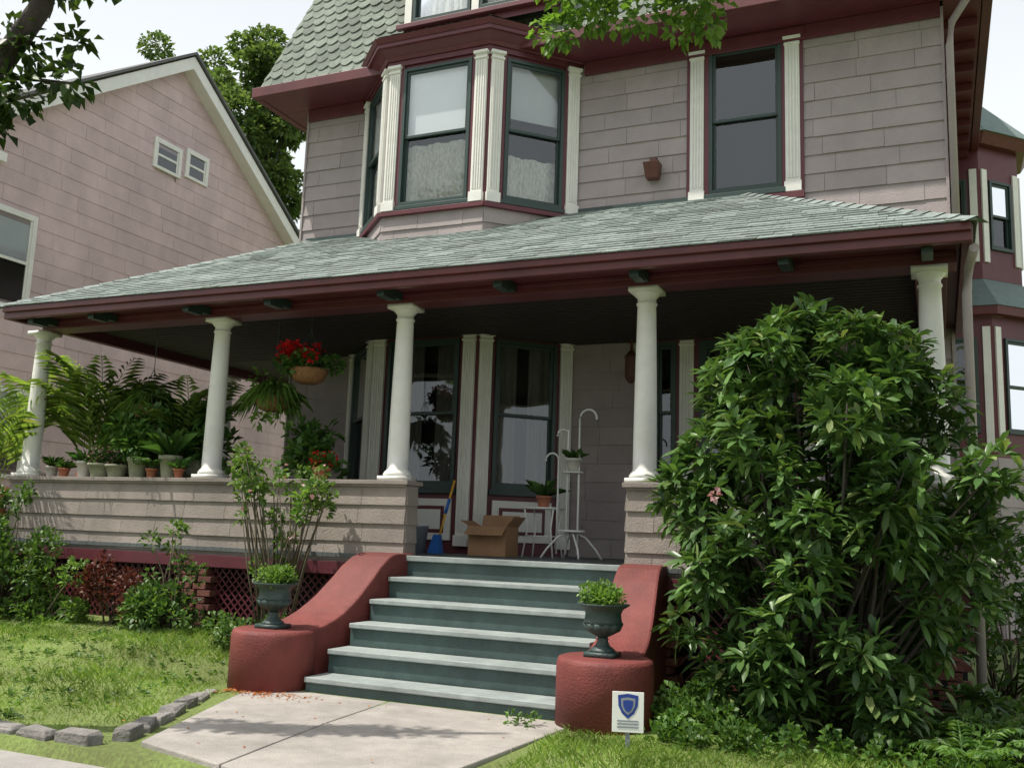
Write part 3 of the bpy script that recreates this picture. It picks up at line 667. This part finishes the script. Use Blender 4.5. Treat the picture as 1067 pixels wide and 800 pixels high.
for (ya,za,yb,zb) in((Y0-.4,ZE-.17,YP,ZP+.16),(YP,ZP+.16,Y1+.4,ZE-.17)):
    nr.hexa([(NX-9.2,ya,za),(NX+.33,ya,za),(NX+.33,yb,zb),(NX-9.2,yb,zb),(NX-9.2,ya,za+.06),(NX+.33,ya,za+.06),(NX+.33,yb,zb+.06),(NX-9.2,yb,zb+.06)])
nw.box(NX-9,NX+.3,Y0-.35,Y0+.3,ZE-.40,ZE-.2); nw.box(NX-9,NX+.22,Y0-.25,Y0+.62,ZE-.55,ZE-.40)
nw.box(NX-.02,NX+.04,Y0-.02,Y0+.14,-1,ZE-.56); nw.box(NX+.0,NX+.04,Y1-.12,Y1+.02,-1,ZE-.2)
Nn.build()
# ------------------------------------------------------------------ trees
def tree(name,x,y,h,tr,blobs,n,L,Wd,m,limbs=8,zg=-1.1,lean=(0,0)):
    G=empty(name); t=Part('trunk',BARK,G,True)
    pts=[(x+lean[0]*s_+.15*math.sin(s_*5)*tr,y+lean[1]*s_,zg+(h-zg)*s_) for s_ in np.linspace(0,1,9)]
    t.tube(pts,[tr*(1.25 if i==0 else 1-.11*i) for i in range(9)],12)
    for b in random.sample(blobs,min(limbs,len(blobs))):
        c=Vector(b[0]); s0=Vector(pts[random.randint(4,7)]); mid=s0.lerp(c,.5)+Vector((0,0,.1*(c-s0).length))
        t.tube([s0,mid,c],[tr*.4,tr*.25,tr*.07],7)
    t.build(); V,T=bush(blobs,n,L,Wd,up=.1,shell=.3); tri_mesh('crown',V,T,m,G); return G
def crownblobs(c,r,k,br):
    out=[]
    for i in range(k):
        d=unit(rng.normal(size=3)); q=rng.uniform(.35,1)
        out.append((tuple(np.array(c)+d*np.array(r)*q),tuple(np.array([1,1,.75])*br*rng.uniform(.5,1.25))))
    return out
tree('background_tree',-19.2,20,16.5,.35,crownblobs((-19.0,20,14.4),(2.3,1.8,5.3),66,.68),23000,.24,.16,TREEL,22)
tree('background_tree',-27.0,23,16.5,.35,crownblobs((-26.6,23,18.9),(3.9,2,2.6),38,.75),13000,.25,.17,TREEL,14)
tree('background_tree',-16.0,17,8,.3,crownblobs((-16.2,17,7.6),(1.6,1.5,3.4),26,.65),9000,.22,.14,TREEL,9)
tree('background_tree',13,24,7,.3,crownblobs((13,24,5),(4,3,3.0),20,1.1),3500,.42,.26,TREEL,7)
for (x,y,h,n_) in((-13,-30,12,24),(-3,-30,14,26),(9,-27,12,22)):
    tree('background_tree',x,y,h-4,.35,crownblobs((x,y,h-5),(3.6,3,4),n_,1.3),2600,.6,.4,TREEL,6)  # unseen trees behind the camera, added to reflect in the window glass
G=empty('street_tree'); t=Part('trunk',BARK,G,True)
t.tube([(-3.2,-5.2,-1.1),(-3.1,-5.15,0.6),(-2.9,-5.1,2.2),(-3.2,-5.5,3.6),(-3.8,-6.4,5.2),(-4.5,-7.4,7.5)],[.30,.24,.22,.19,.15,.06],14)
t.tube([(-2.9,-5.1,2.3),(-1.9,-4.62,2.45),(-1.1,-4.22,2.68),(-.66,-4.02,2.98),(-.40,-3.97,3.38),(-.2,-3.93,3.9),(-.1,-3.9,4.6)],[.14,.10,.085,.075,.065,.05,.02],10)
t.tube([(-.75,-4.06,2.93),(-.45,-3.95,2.90),(-.2,-3.85,2.88)],[.025,.014,.005],7)
t.tube([(-.28,-3.95,3.7),(-.15,-3.88,3.62),(.02,-3.8,3.60)],[.02,.012,.005],7)
t.build()
b1=[((-.75,-4.05,2.80),.18),((-.5,-3.95,2.80),.17),((-.25,-3.85,2.90),.14),((-.95,-4.1,2.62),.2),((-.55,-4.0,3.15),.16),((-.25,-3.9,3.55),.15),((-.02,-3.8,3.55),.10),((-.2,-3.85,3.15),.10),((-.7,-4.0,2.60),.12),((-.45,-3.95,3.55),.14)]
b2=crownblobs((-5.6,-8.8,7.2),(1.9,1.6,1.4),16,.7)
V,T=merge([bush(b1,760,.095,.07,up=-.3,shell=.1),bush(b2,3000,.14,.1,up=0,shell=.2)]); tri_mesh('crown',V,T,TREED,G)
G=empty('street_tree'); t=Part('trunk',BARK,G,True)
t.tube([(8.6,-6.2,-1.1),(8.5,-6.1,1),(8.3,-5.9,3.2),(8.1,-5.7,5.5),(8,-5.6,8)],[.32,.26,.23,.18,.06],14)
t.tube([(8.3,-5.9,3.4),(7.0,-4.8,5.0),(5.4,-3.4,5.9),(4.0,-2.3,5.6),(3.2,-1.6,4.9),(3.0,-1.45,4.2)],[.14,.11,.08,.05,.02,.006],10)
t.tube([(4.0,-2.3,5.6),(3.0,-1.9,5.1),(2.3,-1.5,4.6),(1.95,-1.4,4.15)],[.04,.025,.015,.005],7)
t.build()
b1=[((3.15,-1.5,4.06),(.24,.2,.13)),((2.75,-1.5,4.02),(.22,.2,.10)),((3.25,-1.5,3.86),(.12,.12,.11)),((3.05,-1.5,3.84),(.10,.1,.08)),((2.4,-1.45,4.14),(.25,.2,.10)),((2.05,-1.4,4.08),(.2,.2,.13)),((2.95,-1.6,4.4),(.4,.3,.2)),((2.3,-1.5,4.4),(.4,.3,.2)),((3.8,-2.0,4.9),(.5,.4,.3))]
b2=crownblobs((8.6,-6.8,7.2),(1.7,1.7,1.4),14,.7)
V,T=merge([bush(b1,1700,.09,.065,up=-.3,shell=.1),bush(b2,2500,.14,.1,up=0,shell=.2)]); tri_mesh('crown',V,T,TREEN,G)
# ------------------------------------------------------------------ rhododendron
G=empty('rhododendron_bush'); blobs=[]
PR=[(-1.0,.85),(-.45,1.05),(.2,1.12),(.7,1.08),(1.07,.98),(1.4,.74),(1.7,.44),(1.95,.18)]
def rprof(z): return float(np.interp(z,[a for a,b in PR],[b for a,b in PR]))
rb_=random.Random(11)
NB=78
for i in range(NB):
    z=-.82+2.5*((i+.5)/NB)**.92+rb_.uniform(-.08,.08); a=i*2.39996+rb_.uniform(-.4,.4); q=rb_.uniform(.74,1.02)
    R=(rprof(z)-.12)*rb_.choice((.82,1.0,1.0,1.14)); cx=3.90+R*q*math.cos(a)+.02*z; cy=-1.0+R*.85*q*math.sin(a)
    if cy<-.55 and cx<2.95: cy=max(cy,-.9)
    blobs.append(((cx,cy,z),(rb_.uniform(.12,.24),)*3))
for i in range(16):
    z=rb_.uniform(-.5,1.3); a=rb_.uniform(0,6.28); R=rprof(z)*rb_.uniform(.2,.6); blobs.append(((3.9+R*math.cos(a),-1+R*.8*math.sin(a),z),(rb_.uniform(.12,.2),)*3))
blobs+=[((3.85,-1,1.78),(.13,)*3),((4.1,-1,1.70),(.13,)*3),((3.65,-1.0,1.6),(.14,)*3),((5.0,-.9,.6),(.13,)*3),((5.1,-.9,.3),(.14,)*3)]
V,T=whorls(blobs,1850,.155,.046,8,zmin=-.98,shell=.6); tri_mesh('foliage',V,T,RHODO,G)
t=Part('branches',BARK,G,True)
for b in blobs:
    c=Vector(b[0]); s0=Vector((3.92+random.uniform(-.2,.2),-1.0+random.uniform(-.15,.15),-1.0)); m=s0.lerp(c,.5)+Vector((random.uniform(-.1,.1),0,.12)); t.tube([s0,m,c],[.022,.013,.005],6)
t.build()
P,d=blobpts([((3.35,-1.75,.50),.03)],12,.1); V,T=leaves(P,d,.04,.035); tri_mesh('blossoms',V,T,PINKF,G)
# ------------------------------------------------------------------ shrubs
def shrub(name,blobs,n,L,Wd,m,stems=None,up=.5,extra=None,extran=0,es=.04):
    G=empty(name); V,T=bush(blobs,n,L,Wd,up,.35); tri_mesh('foliage',V,T,m,G)
    t=Part('stems',STEM,G,True); base=stems or (blobs[0][0][0],blobs[0][0][1])
    for b in blobs:
        c=Vector(b[0]); s0=Vector((base[0]+random.uniform(-.08,.08),base[1]+random.uniform(-.05,.05),gh(*base)-.03)); m_=s0.lerp(c,.55)+Vector((random.uniform(-.05,.05),0,.06))
        t.tube([s0,m_,c],[.010,.008,.003],6)
    t.build()
    if extra:
        P,d=blobpts(blobs,extran,.9); V,T=leaves(P,d+rng.normal(size=d.shape)*.4,es,es*.9); tri_mesh('flowers',V,T,extra,G)
def rb(x0,x1,y0,y1,z0,z1,k,r): return [((random.uniform(x0,x1),random.uniform(y0,y1),random.uniform(z0,z1)),r*random.uniform(.5,1.25)) for _ in range(k)]
shrub('shrub',rb(-4.9,-3.7,-.9,-.4,-.85,.0,34,.17)+rb(-4.9,-4.2,-.8,-.4,0,.50,14,.12),5000,.08,.042,GREEN,(-4.3,-.6))
shrub('shrub',rb(-3.7,-3.15,-.9,-.5,-.85,-.30,16,.15),1700,.07,.035,ROSE,(-3.5,-.7))
shrub('red_shrub',rb(-3.1,-2.45,-.75,-.4,-.8,-.15,16,.12),1300,.06,.035,REDL,(-2.8,-.55))
shrub('shrub',rb(-2.45,-1.6,-.8,-.4,-.8,-.35,20,.13)+rb(-2.4,-1.8,-.6,-.4,-.35,.2,11,.08),2000,.07,.042,GREEN,(-2.1,-.55))
shrub('rose_bush',rb(-1.5,-.40,-.65,-.3,.28,.9,24,.08)+rb(-1.25,-.8,-.5,-.4,-.3,.3,10,.06),820,.075,.048,ROSE,(-.98,-.45),extra=PINKF,extran=30,es=.05)
shrub('rose_bush',rb(-.85,-.35,-.55,-.35,.30,.70,8,.085),260,.065,.04,ROSE,(-.85,-.45))
shrub('shrub',rb(-1.5,-.6,-.9,-.5,-.85,-.65,14,.12),1100,.055,.035,GREEN,(-1.1,-.7))
shrub('shrub',rb(4.7,5.6,.5,2.5,-.8,.3,22,.25),2600,.09,.05,GREEN,(5.1,1.5))
G=empty('ground_cover')
bl_=rb(2.85,5.4,-1.95,-1.1,-1.02,-.90,70,.10)+rb(4.8,6.0,-1.8,-.4,-.98,-.78,26,.13)+rb(2.95,3.5,-1.5,-.6,-.95,-.85,16,.11)
V,T=bush(bl_,7500,.055,.04,up=.6,shell=.2,zmin=-1.03); tri_mesh('foliage',V,T,IVY,G)
def fronds(x,y,z,n,Lf,elev,lf,lw,pairs=16,curl=1.2,spread=1.0,fwd=.75,dn=.15):
    its=[]
    for i in range(n):
        a=2*math.pi*i/n+random.uniform(-.3,.3); el=elev*random.uniform(.82,1.05); L=Lf*random.uniform(.7,1.1); p=np.array([x,y,z],float)
        Ps=[];Ds=[]; K=pairs; R_=[p.copy()]
        for k in range(K):
            t=k/K; e_=el-curl*t*t; d=np.array([math.cos(a)*math.cos(e_)*spread,math.sin(a)*math.cos(e_)*spread,math.sin(e_)])
            p=p+d*L/K; R_.append(p.copy())
            if t>.25:
                s_=np.array([-math.sin(a),math.cos(a),0]); w_=math.sin(math.pi*min(1,(t*.95+.05)))**.5
                for sg in(1,-1): Ps.append((p.copy(),w_)); Ds.append(s_*sg+d*fwd+np.array([0,0,-dn])+rng.normal(size=3)*.08)
        P_=np.array([q_[0] for q_ in Ps]); w_=np.array([q_[1] for q_ in Ps]); its.append(leaves(P_,np.array(Ds),lf*w_,lw,.1,.25))
        R_=np.array(R_); dd_=R_[1:]-R_[:-1]; its.append(leaves(R_[:-1],dd_,np.linalg.norm(dd_,axis=1)*1.6,.012,.1,.0))
    return merge(its)
its=[fronds(random.uniform(4.4,5.6),random.uniform(-1.8,-.9),-.98,9,.38,1.0,.09,.02) for _ in range(12)]
V,T=merge(its); tri_mesh('ferns',V,T,IVY,G)
V,T=bush(rb(2.02,2.2,-1.85,-1.76,-1.0,-.95,5,.05),80,.05,.025); tri_mesh('weeds',V,T,IVY)
# ------------------------------------------------------------------ pots, plants
def pot(G,part,m,x,y,z,r,h,taper=.7):
    q=Part(part,m,G,True); q.lathe(x,y,[(r*taper,z),(r*taper*1.02,z+.01),(r*.97,z+h*.8),(r*1.08,z+h*.81),(r*1.08,z+h),(r*.95,z+h),(r*.92,z+h*.85)],24); q.build()
    q=Part('soil',SOIL,G); q.lathe(x,y,[(r*.90,z+h*.84),(r*.9,z+h*.86)],20); q.build()
def potted(name,x,y,z,r,h,m,kind,s=1.,lm=None):
    G=empty(name); pot(G,'pot',m,x,y,z,r,h); zt=z+h*.86
    if kind=='palm': V,T=fronds(x,y,zt,12,1.75*s,1.5,.38*s,.018*s,22,1.15,fwd=1.7,dn=.55)
    elif kind=='fern': V,T=fronds(x,y,zt,18,.5*s,1.0,.10*s,.022*s,16,1.7)
    elif kind=='strap':
        n=int(46); a=rng.uniform(0,6.28,n); D=np.column_stack([np.cos(a),np.sin(a),rng.uniform(.6,2.2,n)]); V,T=leaves(np.tile([x,y,zt],(n,1)).astype(float),D,.5*s*rng.uniform(.6,1.1,n),.035*s,.2,.35)
    elif kind=='flower':
        bb=rb(x-r*.7,x+r*.7,y-r*.5,y+r*.5,zt+.03,zt+.12*s,8,.07*s); V,T=bush(bb,420,.045,.035,.5,.3)
        P,d=blobpts(bb,110,.9); V2,T2=leaves(P+np.array([0,0,.02]),d,.035,.032); tri_mesh('flowers',V2,T2,lm or PINKF,G)
    else:
        bb=rb(x-.18*s,x+.18*s,y-.12*s,y+.12*s,zt+.1*s,zt+.5*s,11,.13*s); V,T=bush(bb,480,.11*s,.055*s,.2,.3)
    tri_mesh('leaves',V,T,PALM if kind=='palm' else HOUSEP,G)
potted('potted_palm',-4.22,.40,0,.2,.75,TERRA,'palm',.95)
potted('potted_palm',-4.50,.55,0,.2,.70,TERRA,'palm',.98)
potted('potted_palm',-5.25,-.1,-.8,.24,1.35,TERRA,'palm',1.05)
potted('potted_palm',-3.0,.5,0,.2,.75,TERRA,'palm',.75)
potted('potted_palm',-3.75,.9,0,.2,.75,TERRA,'palm',.9)
potted('potted_plant',-3.98,0,.68,.085,.18,POTW,'strap',.6)
potted('potted_flowers',-3.72,-.02,.68,.13,.15,POTG,'flower',1,PINKF)
potted('potted_flowers',-3.5,.0,.68,.12,.14,POTG,'flower',1,PINKF)
potted('potted_plant',-3.2,.0,.68,.115,.22,POTG,'bush',.9)
potted('potted_plant',-2.98,-.03,.68,.06,.10,TERRA,'fern',.5)
potted('potted_plant',-2.78,.02,.68,.115,.24,POTG,'strap',1.1)
potted('potted_plant',-2.6,-.04,.68,.055,.10,TERRA,'strap',.5)
potted('potted_plant',-4.25,-.03,.68,.06,.10,TERRA,'strap',.4)
potted('potted_plant',-4.45,-.02,.68,.07,.12,POTW,'strap',.5)
potted('potted_plant',-3.3,.45,0,.17,.85,POTG,'strap',1.7)
potted('potted_plant',-3.6,.4,0,.17,.85,POTG,'bush',1.3)
potted('potted_plant',-2.75,.45,0,.17,.9,POTG,'bush',1.3)
potted('potted_plant',-1.25,.35,0,.17,.7,POTG,'bush',1.3)
potted('potted_flowers',-.85,0,.68,.09,.12,TERRA,'flower',.9,REDF)
def hanging(name,x,y,z,kind):
    G=empty(name); w_=Part('hanger',IRON,G)
    for k in range(3):
        a=2.1*k; w_.tube([(x,y,2.47),(x+.0,y,z+.42),(x+.17*math.cos(a),y+.17*math.sin(a),z)],.004,5)
    w_.build(); b_=Part('basket',WICK,G,True); b_.lathe(x,y,[(.09,z-.15),(.16,z-.11),(.195,z-.03),(.20,z),(.17,z)],24,12,.03); b_.build()
    if kind=='flower':
        bb=rb(x-.22,x+.22,y-.18,y+.18,z+.02,z+.15,14,.09); V,T=bush(bb,900,.06,.045,.3,.3); tri_mesh('leaves',V,T,HOUSEP,G)
        bb2=rb(x-.25,x+.25,y-.22,y+.15,z+.08,z+.24,16,.07); P,d=blobpts(bb2,420,.6); V,T=leaves(P,d,.045,.042); tri_mesh('flowers',V,T,REDF,G)
    else:
        n=120; a=rng.uniform(0,6.28,n); P=np.tile([x,y,z],(n,1)).astype(float); D=np.column_stack([np.cos(a),np.sin(a),rng.uniform(.1,2.0,n)])
        i1=leaves(P,D,.38*rng.uniform(.6,1.1,n),.022,.2,.5); P2=P+unit(D)*.2; D2=np.column_stack([np.cos(a),np.sin(a),rng.uniform(-2.,-.5,n)]); i2=leaves(P2,D2,.3,.02,.2,.3)
        bb=rb(x-.18,x+.18,y-.12,y+.12,z-.3,z+.2,12,.09); V,T=merge([i1,i2,bush(bb,300,.09,.05,-.3)]); tri_mesh('leaves',V,T,ROSE,G)
hanging('hanging_flower_basket',-1.30,.3,1.84,'flower')
hanging('hanging_plant',-1.68,.25,1.55,'spider')
hanging('hanging_plant',-3.4,.3,1.50,'spider')
def urn(x,y,z):
    G=empty('garden_urn'); u=Part('urn',IRON,G,True)
    u.box(x-.10,x+.10,y-.10,y+.10,z,z+.03)
    u.lathe(x,y,[(.09,z+.03),(.085,z+.045),(.05,z+.07),(.035,z+.10),(.04,z+.115),(.03,z+.125)],28)
    u.lathe(x,y,[(.03,z+.125),(.06,z+.14),(.115,z+.17),(.135,z+.215)],48,12,.05)
    u.lathe(x,y,[(.135,z+.215),(.125,z+.235),(.12,z+.28),(.135,z+.31),(.175,z+.335),(.18,z+.345),(.165,z+.345),(.14,z+.33)],48)
    u.build(); bb=rb(x-.1,x+.1,y-.1,y+.1,z+.36,z+.42,14,.075); V,T=bush(bb,1300,.035,.022,.6,.3); tri_mesh('plant',V,T,ROSE,G)
urn(-.15,-1.52,-.564); urn(2.55,-1.52,-.564)
# ------------------------------------------------------------------ porch things
G=Group('cardboard_box'); c=G.part('box',CARD)
cx,cy=.42,1.30; w2,d2,hh=.21,.16,.30
for (x0,x1,y0,y1) in((cx-w2,cx+w2,cy-d2,cy-d2+.006),(cx-w2,cx+w2,cy+d2-.006,cy+d2),(cx-w2,cx-w2+.006,cy-d2+.006,cy+d2-.006),(cx+w2-.006,cx+w2,cy-d2+.006,cy+d2-.006)): c.box(x0,x1,y0,y1,0.001,hh)
c.box(cx-w2+.006,cx+w2-.006,cy-d2+.006,cy+d2-.006,.002,.01)
c.hexa([(cx-w2,cy-d2,hh),(cx+w2,cy-d2,hh),(cx+w2,cy-d2+.004,hh),(cx-w2,cy-d2+.004,hh),(cx-w2,cy-d2-.10,hh-.09),(cx+w2,cy-d2-.10,hh-.09),(cx+w2,cy-d2-.097,hh-.085),(cx-w2,cy-d2-.097,hh-.085)])
c.hexa([(cx-w2,cy-d2,hh),(cx-w2,cy+d2,hh),(cx-w2+.004,cy+d2,hh),(cx-w2+.004,cy-d2,hh),(cx-w2-.1,cy-d2,hh+.05),(cx-w2-.1,cy+d2,hh+.05),(cx-w2-.096,cy+d2,hh+.055),(cx-w2-.096,cy-d2,hh+.055)])
c.hexa([(cx+w2,cy-d2,hh),(cx+w2,cy+d2,hh),(cx+w2-.004,cy+d2,hh),(cx+w2-.004,cy-d2,hh),(cx+w2+.08,cy-d2,hh+.10),(cx+w2+.08,cy+d2,hh+.10),(cx+w2+.076,cy+d2,hh+.105),(cx+w2+.076,cy-d2,hh+.105)])
c.hexa([(cx-w2,cy+d2,hh),(cx+w2,cy+d2,hh),(cx+w2,cy+d2-.004,hh),(cx-w2,cy+d2-.004,hh),(cx-w2,cy+d2+.03,hh+.12),(cx+w2,cy+d2+.03,hh+.12),(cx+w2,cy+d2+.026,hh+.12),(cx-w2,cy+d2+.026,hh+.12)])
G.build()
G=Group('side_table'); t=G.part('frame',WIRE,True)
tx,ty=.84,1.62
t.box(tx-.18,tx+.18,ty-.15,ty+.15,.50,.52)
for a in(-1,1):
    for b in(-1,1): t.tube([(tx+a*.16,ty+b*.13,.5),(tx+a*.13,ty+b*.11,.3),(tx+a*.17,ty+b*.14,.0)],.009,6)
t.tube([(tx-.14,ty-.12,.22),(tx+.14,ty-.12,.22)],.007,6);t.tube([(tx-.14,ty+.12,.22),(tx+.14,ty+.12,.22)],.007,6)
G.build()
potted('potted_plant',.84,1.62,.52,.08,.12,TERRA,'strap',.7)
G=Group('plant_stand'); t=G.part('frame',WIRE,True); sx,sy=1.30,1.35
def arc(cx,cz,r,a0,a1,y,n=10,x=None): return [(cx+r*math.cos(math.radians(a0+(a1-a0)*i/n)),y,cz+r*math.sin(math.radians(a0+(a1-a0)*i/n))) for i in range(n+1)]
t.tube([(sx+.02,sy,.05),(sx+.02,sy,1.42)]+arc(sx+.11,1.42,.09,180,-10,sy),.011,8)
t.tube([(sx-.10,sy,.05),(sx-.10,sy,1.25)]+[(sx-.10,sy,1.3)]+arc(sx-.16,1.25,.06,40,190,sy),.010,8)
t.tube([(sx-.22,sy+.05,.05),(sx-.22,sy+.05,1.0)]+arc(sx-.29,1.0,.07,0,190,sy+.05),.010,8)
for a in(0,90,180,270):
    c_,s_=math.cos(math.radians(a+30)),math.sin(math.radians(a+30))
    t.tube([(sx-.04,sy,.28),(sx-.04+.14*c_,sy+.14*s_,.22),(sx-.04+.26*c_,sy+.2*s_,.10),(sx-.04+.32*c_,sy+.26*s_,.008)],.010,8)
t.lathe(sx-.04,sy,[(.13,.27),(.135,.275),(.135,.285),(.13,.29)],20); t.lathe(sx-.04,sy,[(.10,.86),(.105,.865),(.105,.875)],20)
G.build()
potted('potted_plant',sx-.04,sy,.88,.08,.13,POTW,'strap',.45)
G=Group('broom'); G.part('handle',YEL,True).tube([(-.20,1.25,.12),(-.12,1.42,.78)],.012,8); b_=G.part('bristles',BLUE)
b_.hexa([(-.30,1.20,.003),(-.14,1.18,.003),(-.13,1.26,.003),(-.29,1.28,.003),(-.24,1.22,.2),(-.17,1.21,.2),(-.165,1.26,.2),(-.235,1.27,.2)]); G.part('grip',BLUE,True).tube([(-.165,1.325,.42),(-.145,1.37,.58)],.018,8); G.build()
G=Group('waste_bin'); G.part('bin',PLAS,True).lathe(-.42,1.15,[(.11,.0),(.135,.26),(.145,.27),(.145,.285),(.12,.28)],24); G.build()
# ------------------------------------------------------------------ security sign
G=Group('security_sign'); sgx,sgy,sgz=2.93,-2.16,-.79
F=Face(sgx-.09,sgy-.04,.18,.06); w_=G.part('panel',SIGNW,bevel=.002); F.box(w_,0,.185,sgz-.115,sgz+.115,-.003,.003)
st_=G.part('stake',PLAS); F.box(st_,.08,.105,-1.08,sgz-.0,-.015,-.0035)
def shield(part,cx,cz,s_,o):
    pts=[(-.5,.5),(0,.58),(.5,.5),(.47,0),(.3,-.35),(0,-.6),(-.3,-.35),(-.47,0)]
    part.poly([F.P(cx+a*s_,o,cz+b*s_) for a,b in pts])
shield(G.part('shield',SIGNB),.0925,sgz+.035,.12,.005); shield(G.part('shield_inner',SIGNG),.0925,sgz+.035,.085,.0065); shield(G.part('shield_core',SIGNB),.0925,sgz+.035,.06,.008)
pr=G.part('print',SIGNG)
for z in(-.055,-.072,-.09): pr.poly([F.P(.03,.005,sgz+z),F.P(.155,.005,sgz+z),F.P(.155,.005,sgz+z+.009),F.P(.03,.005,sgz+z+.009)])
G.build()
G=Group('garden_lamp'); t=G.part('post',WIRE,True); t.tube([(5.36,.4,-1.05),(5.36,.4,.45)],.035,12); t.lathe(5.36,.4,[(.05,.45),(.09,.50),(.10,.72),(.12,.73),(.03,.86),(.01,.9)],8); G.build()
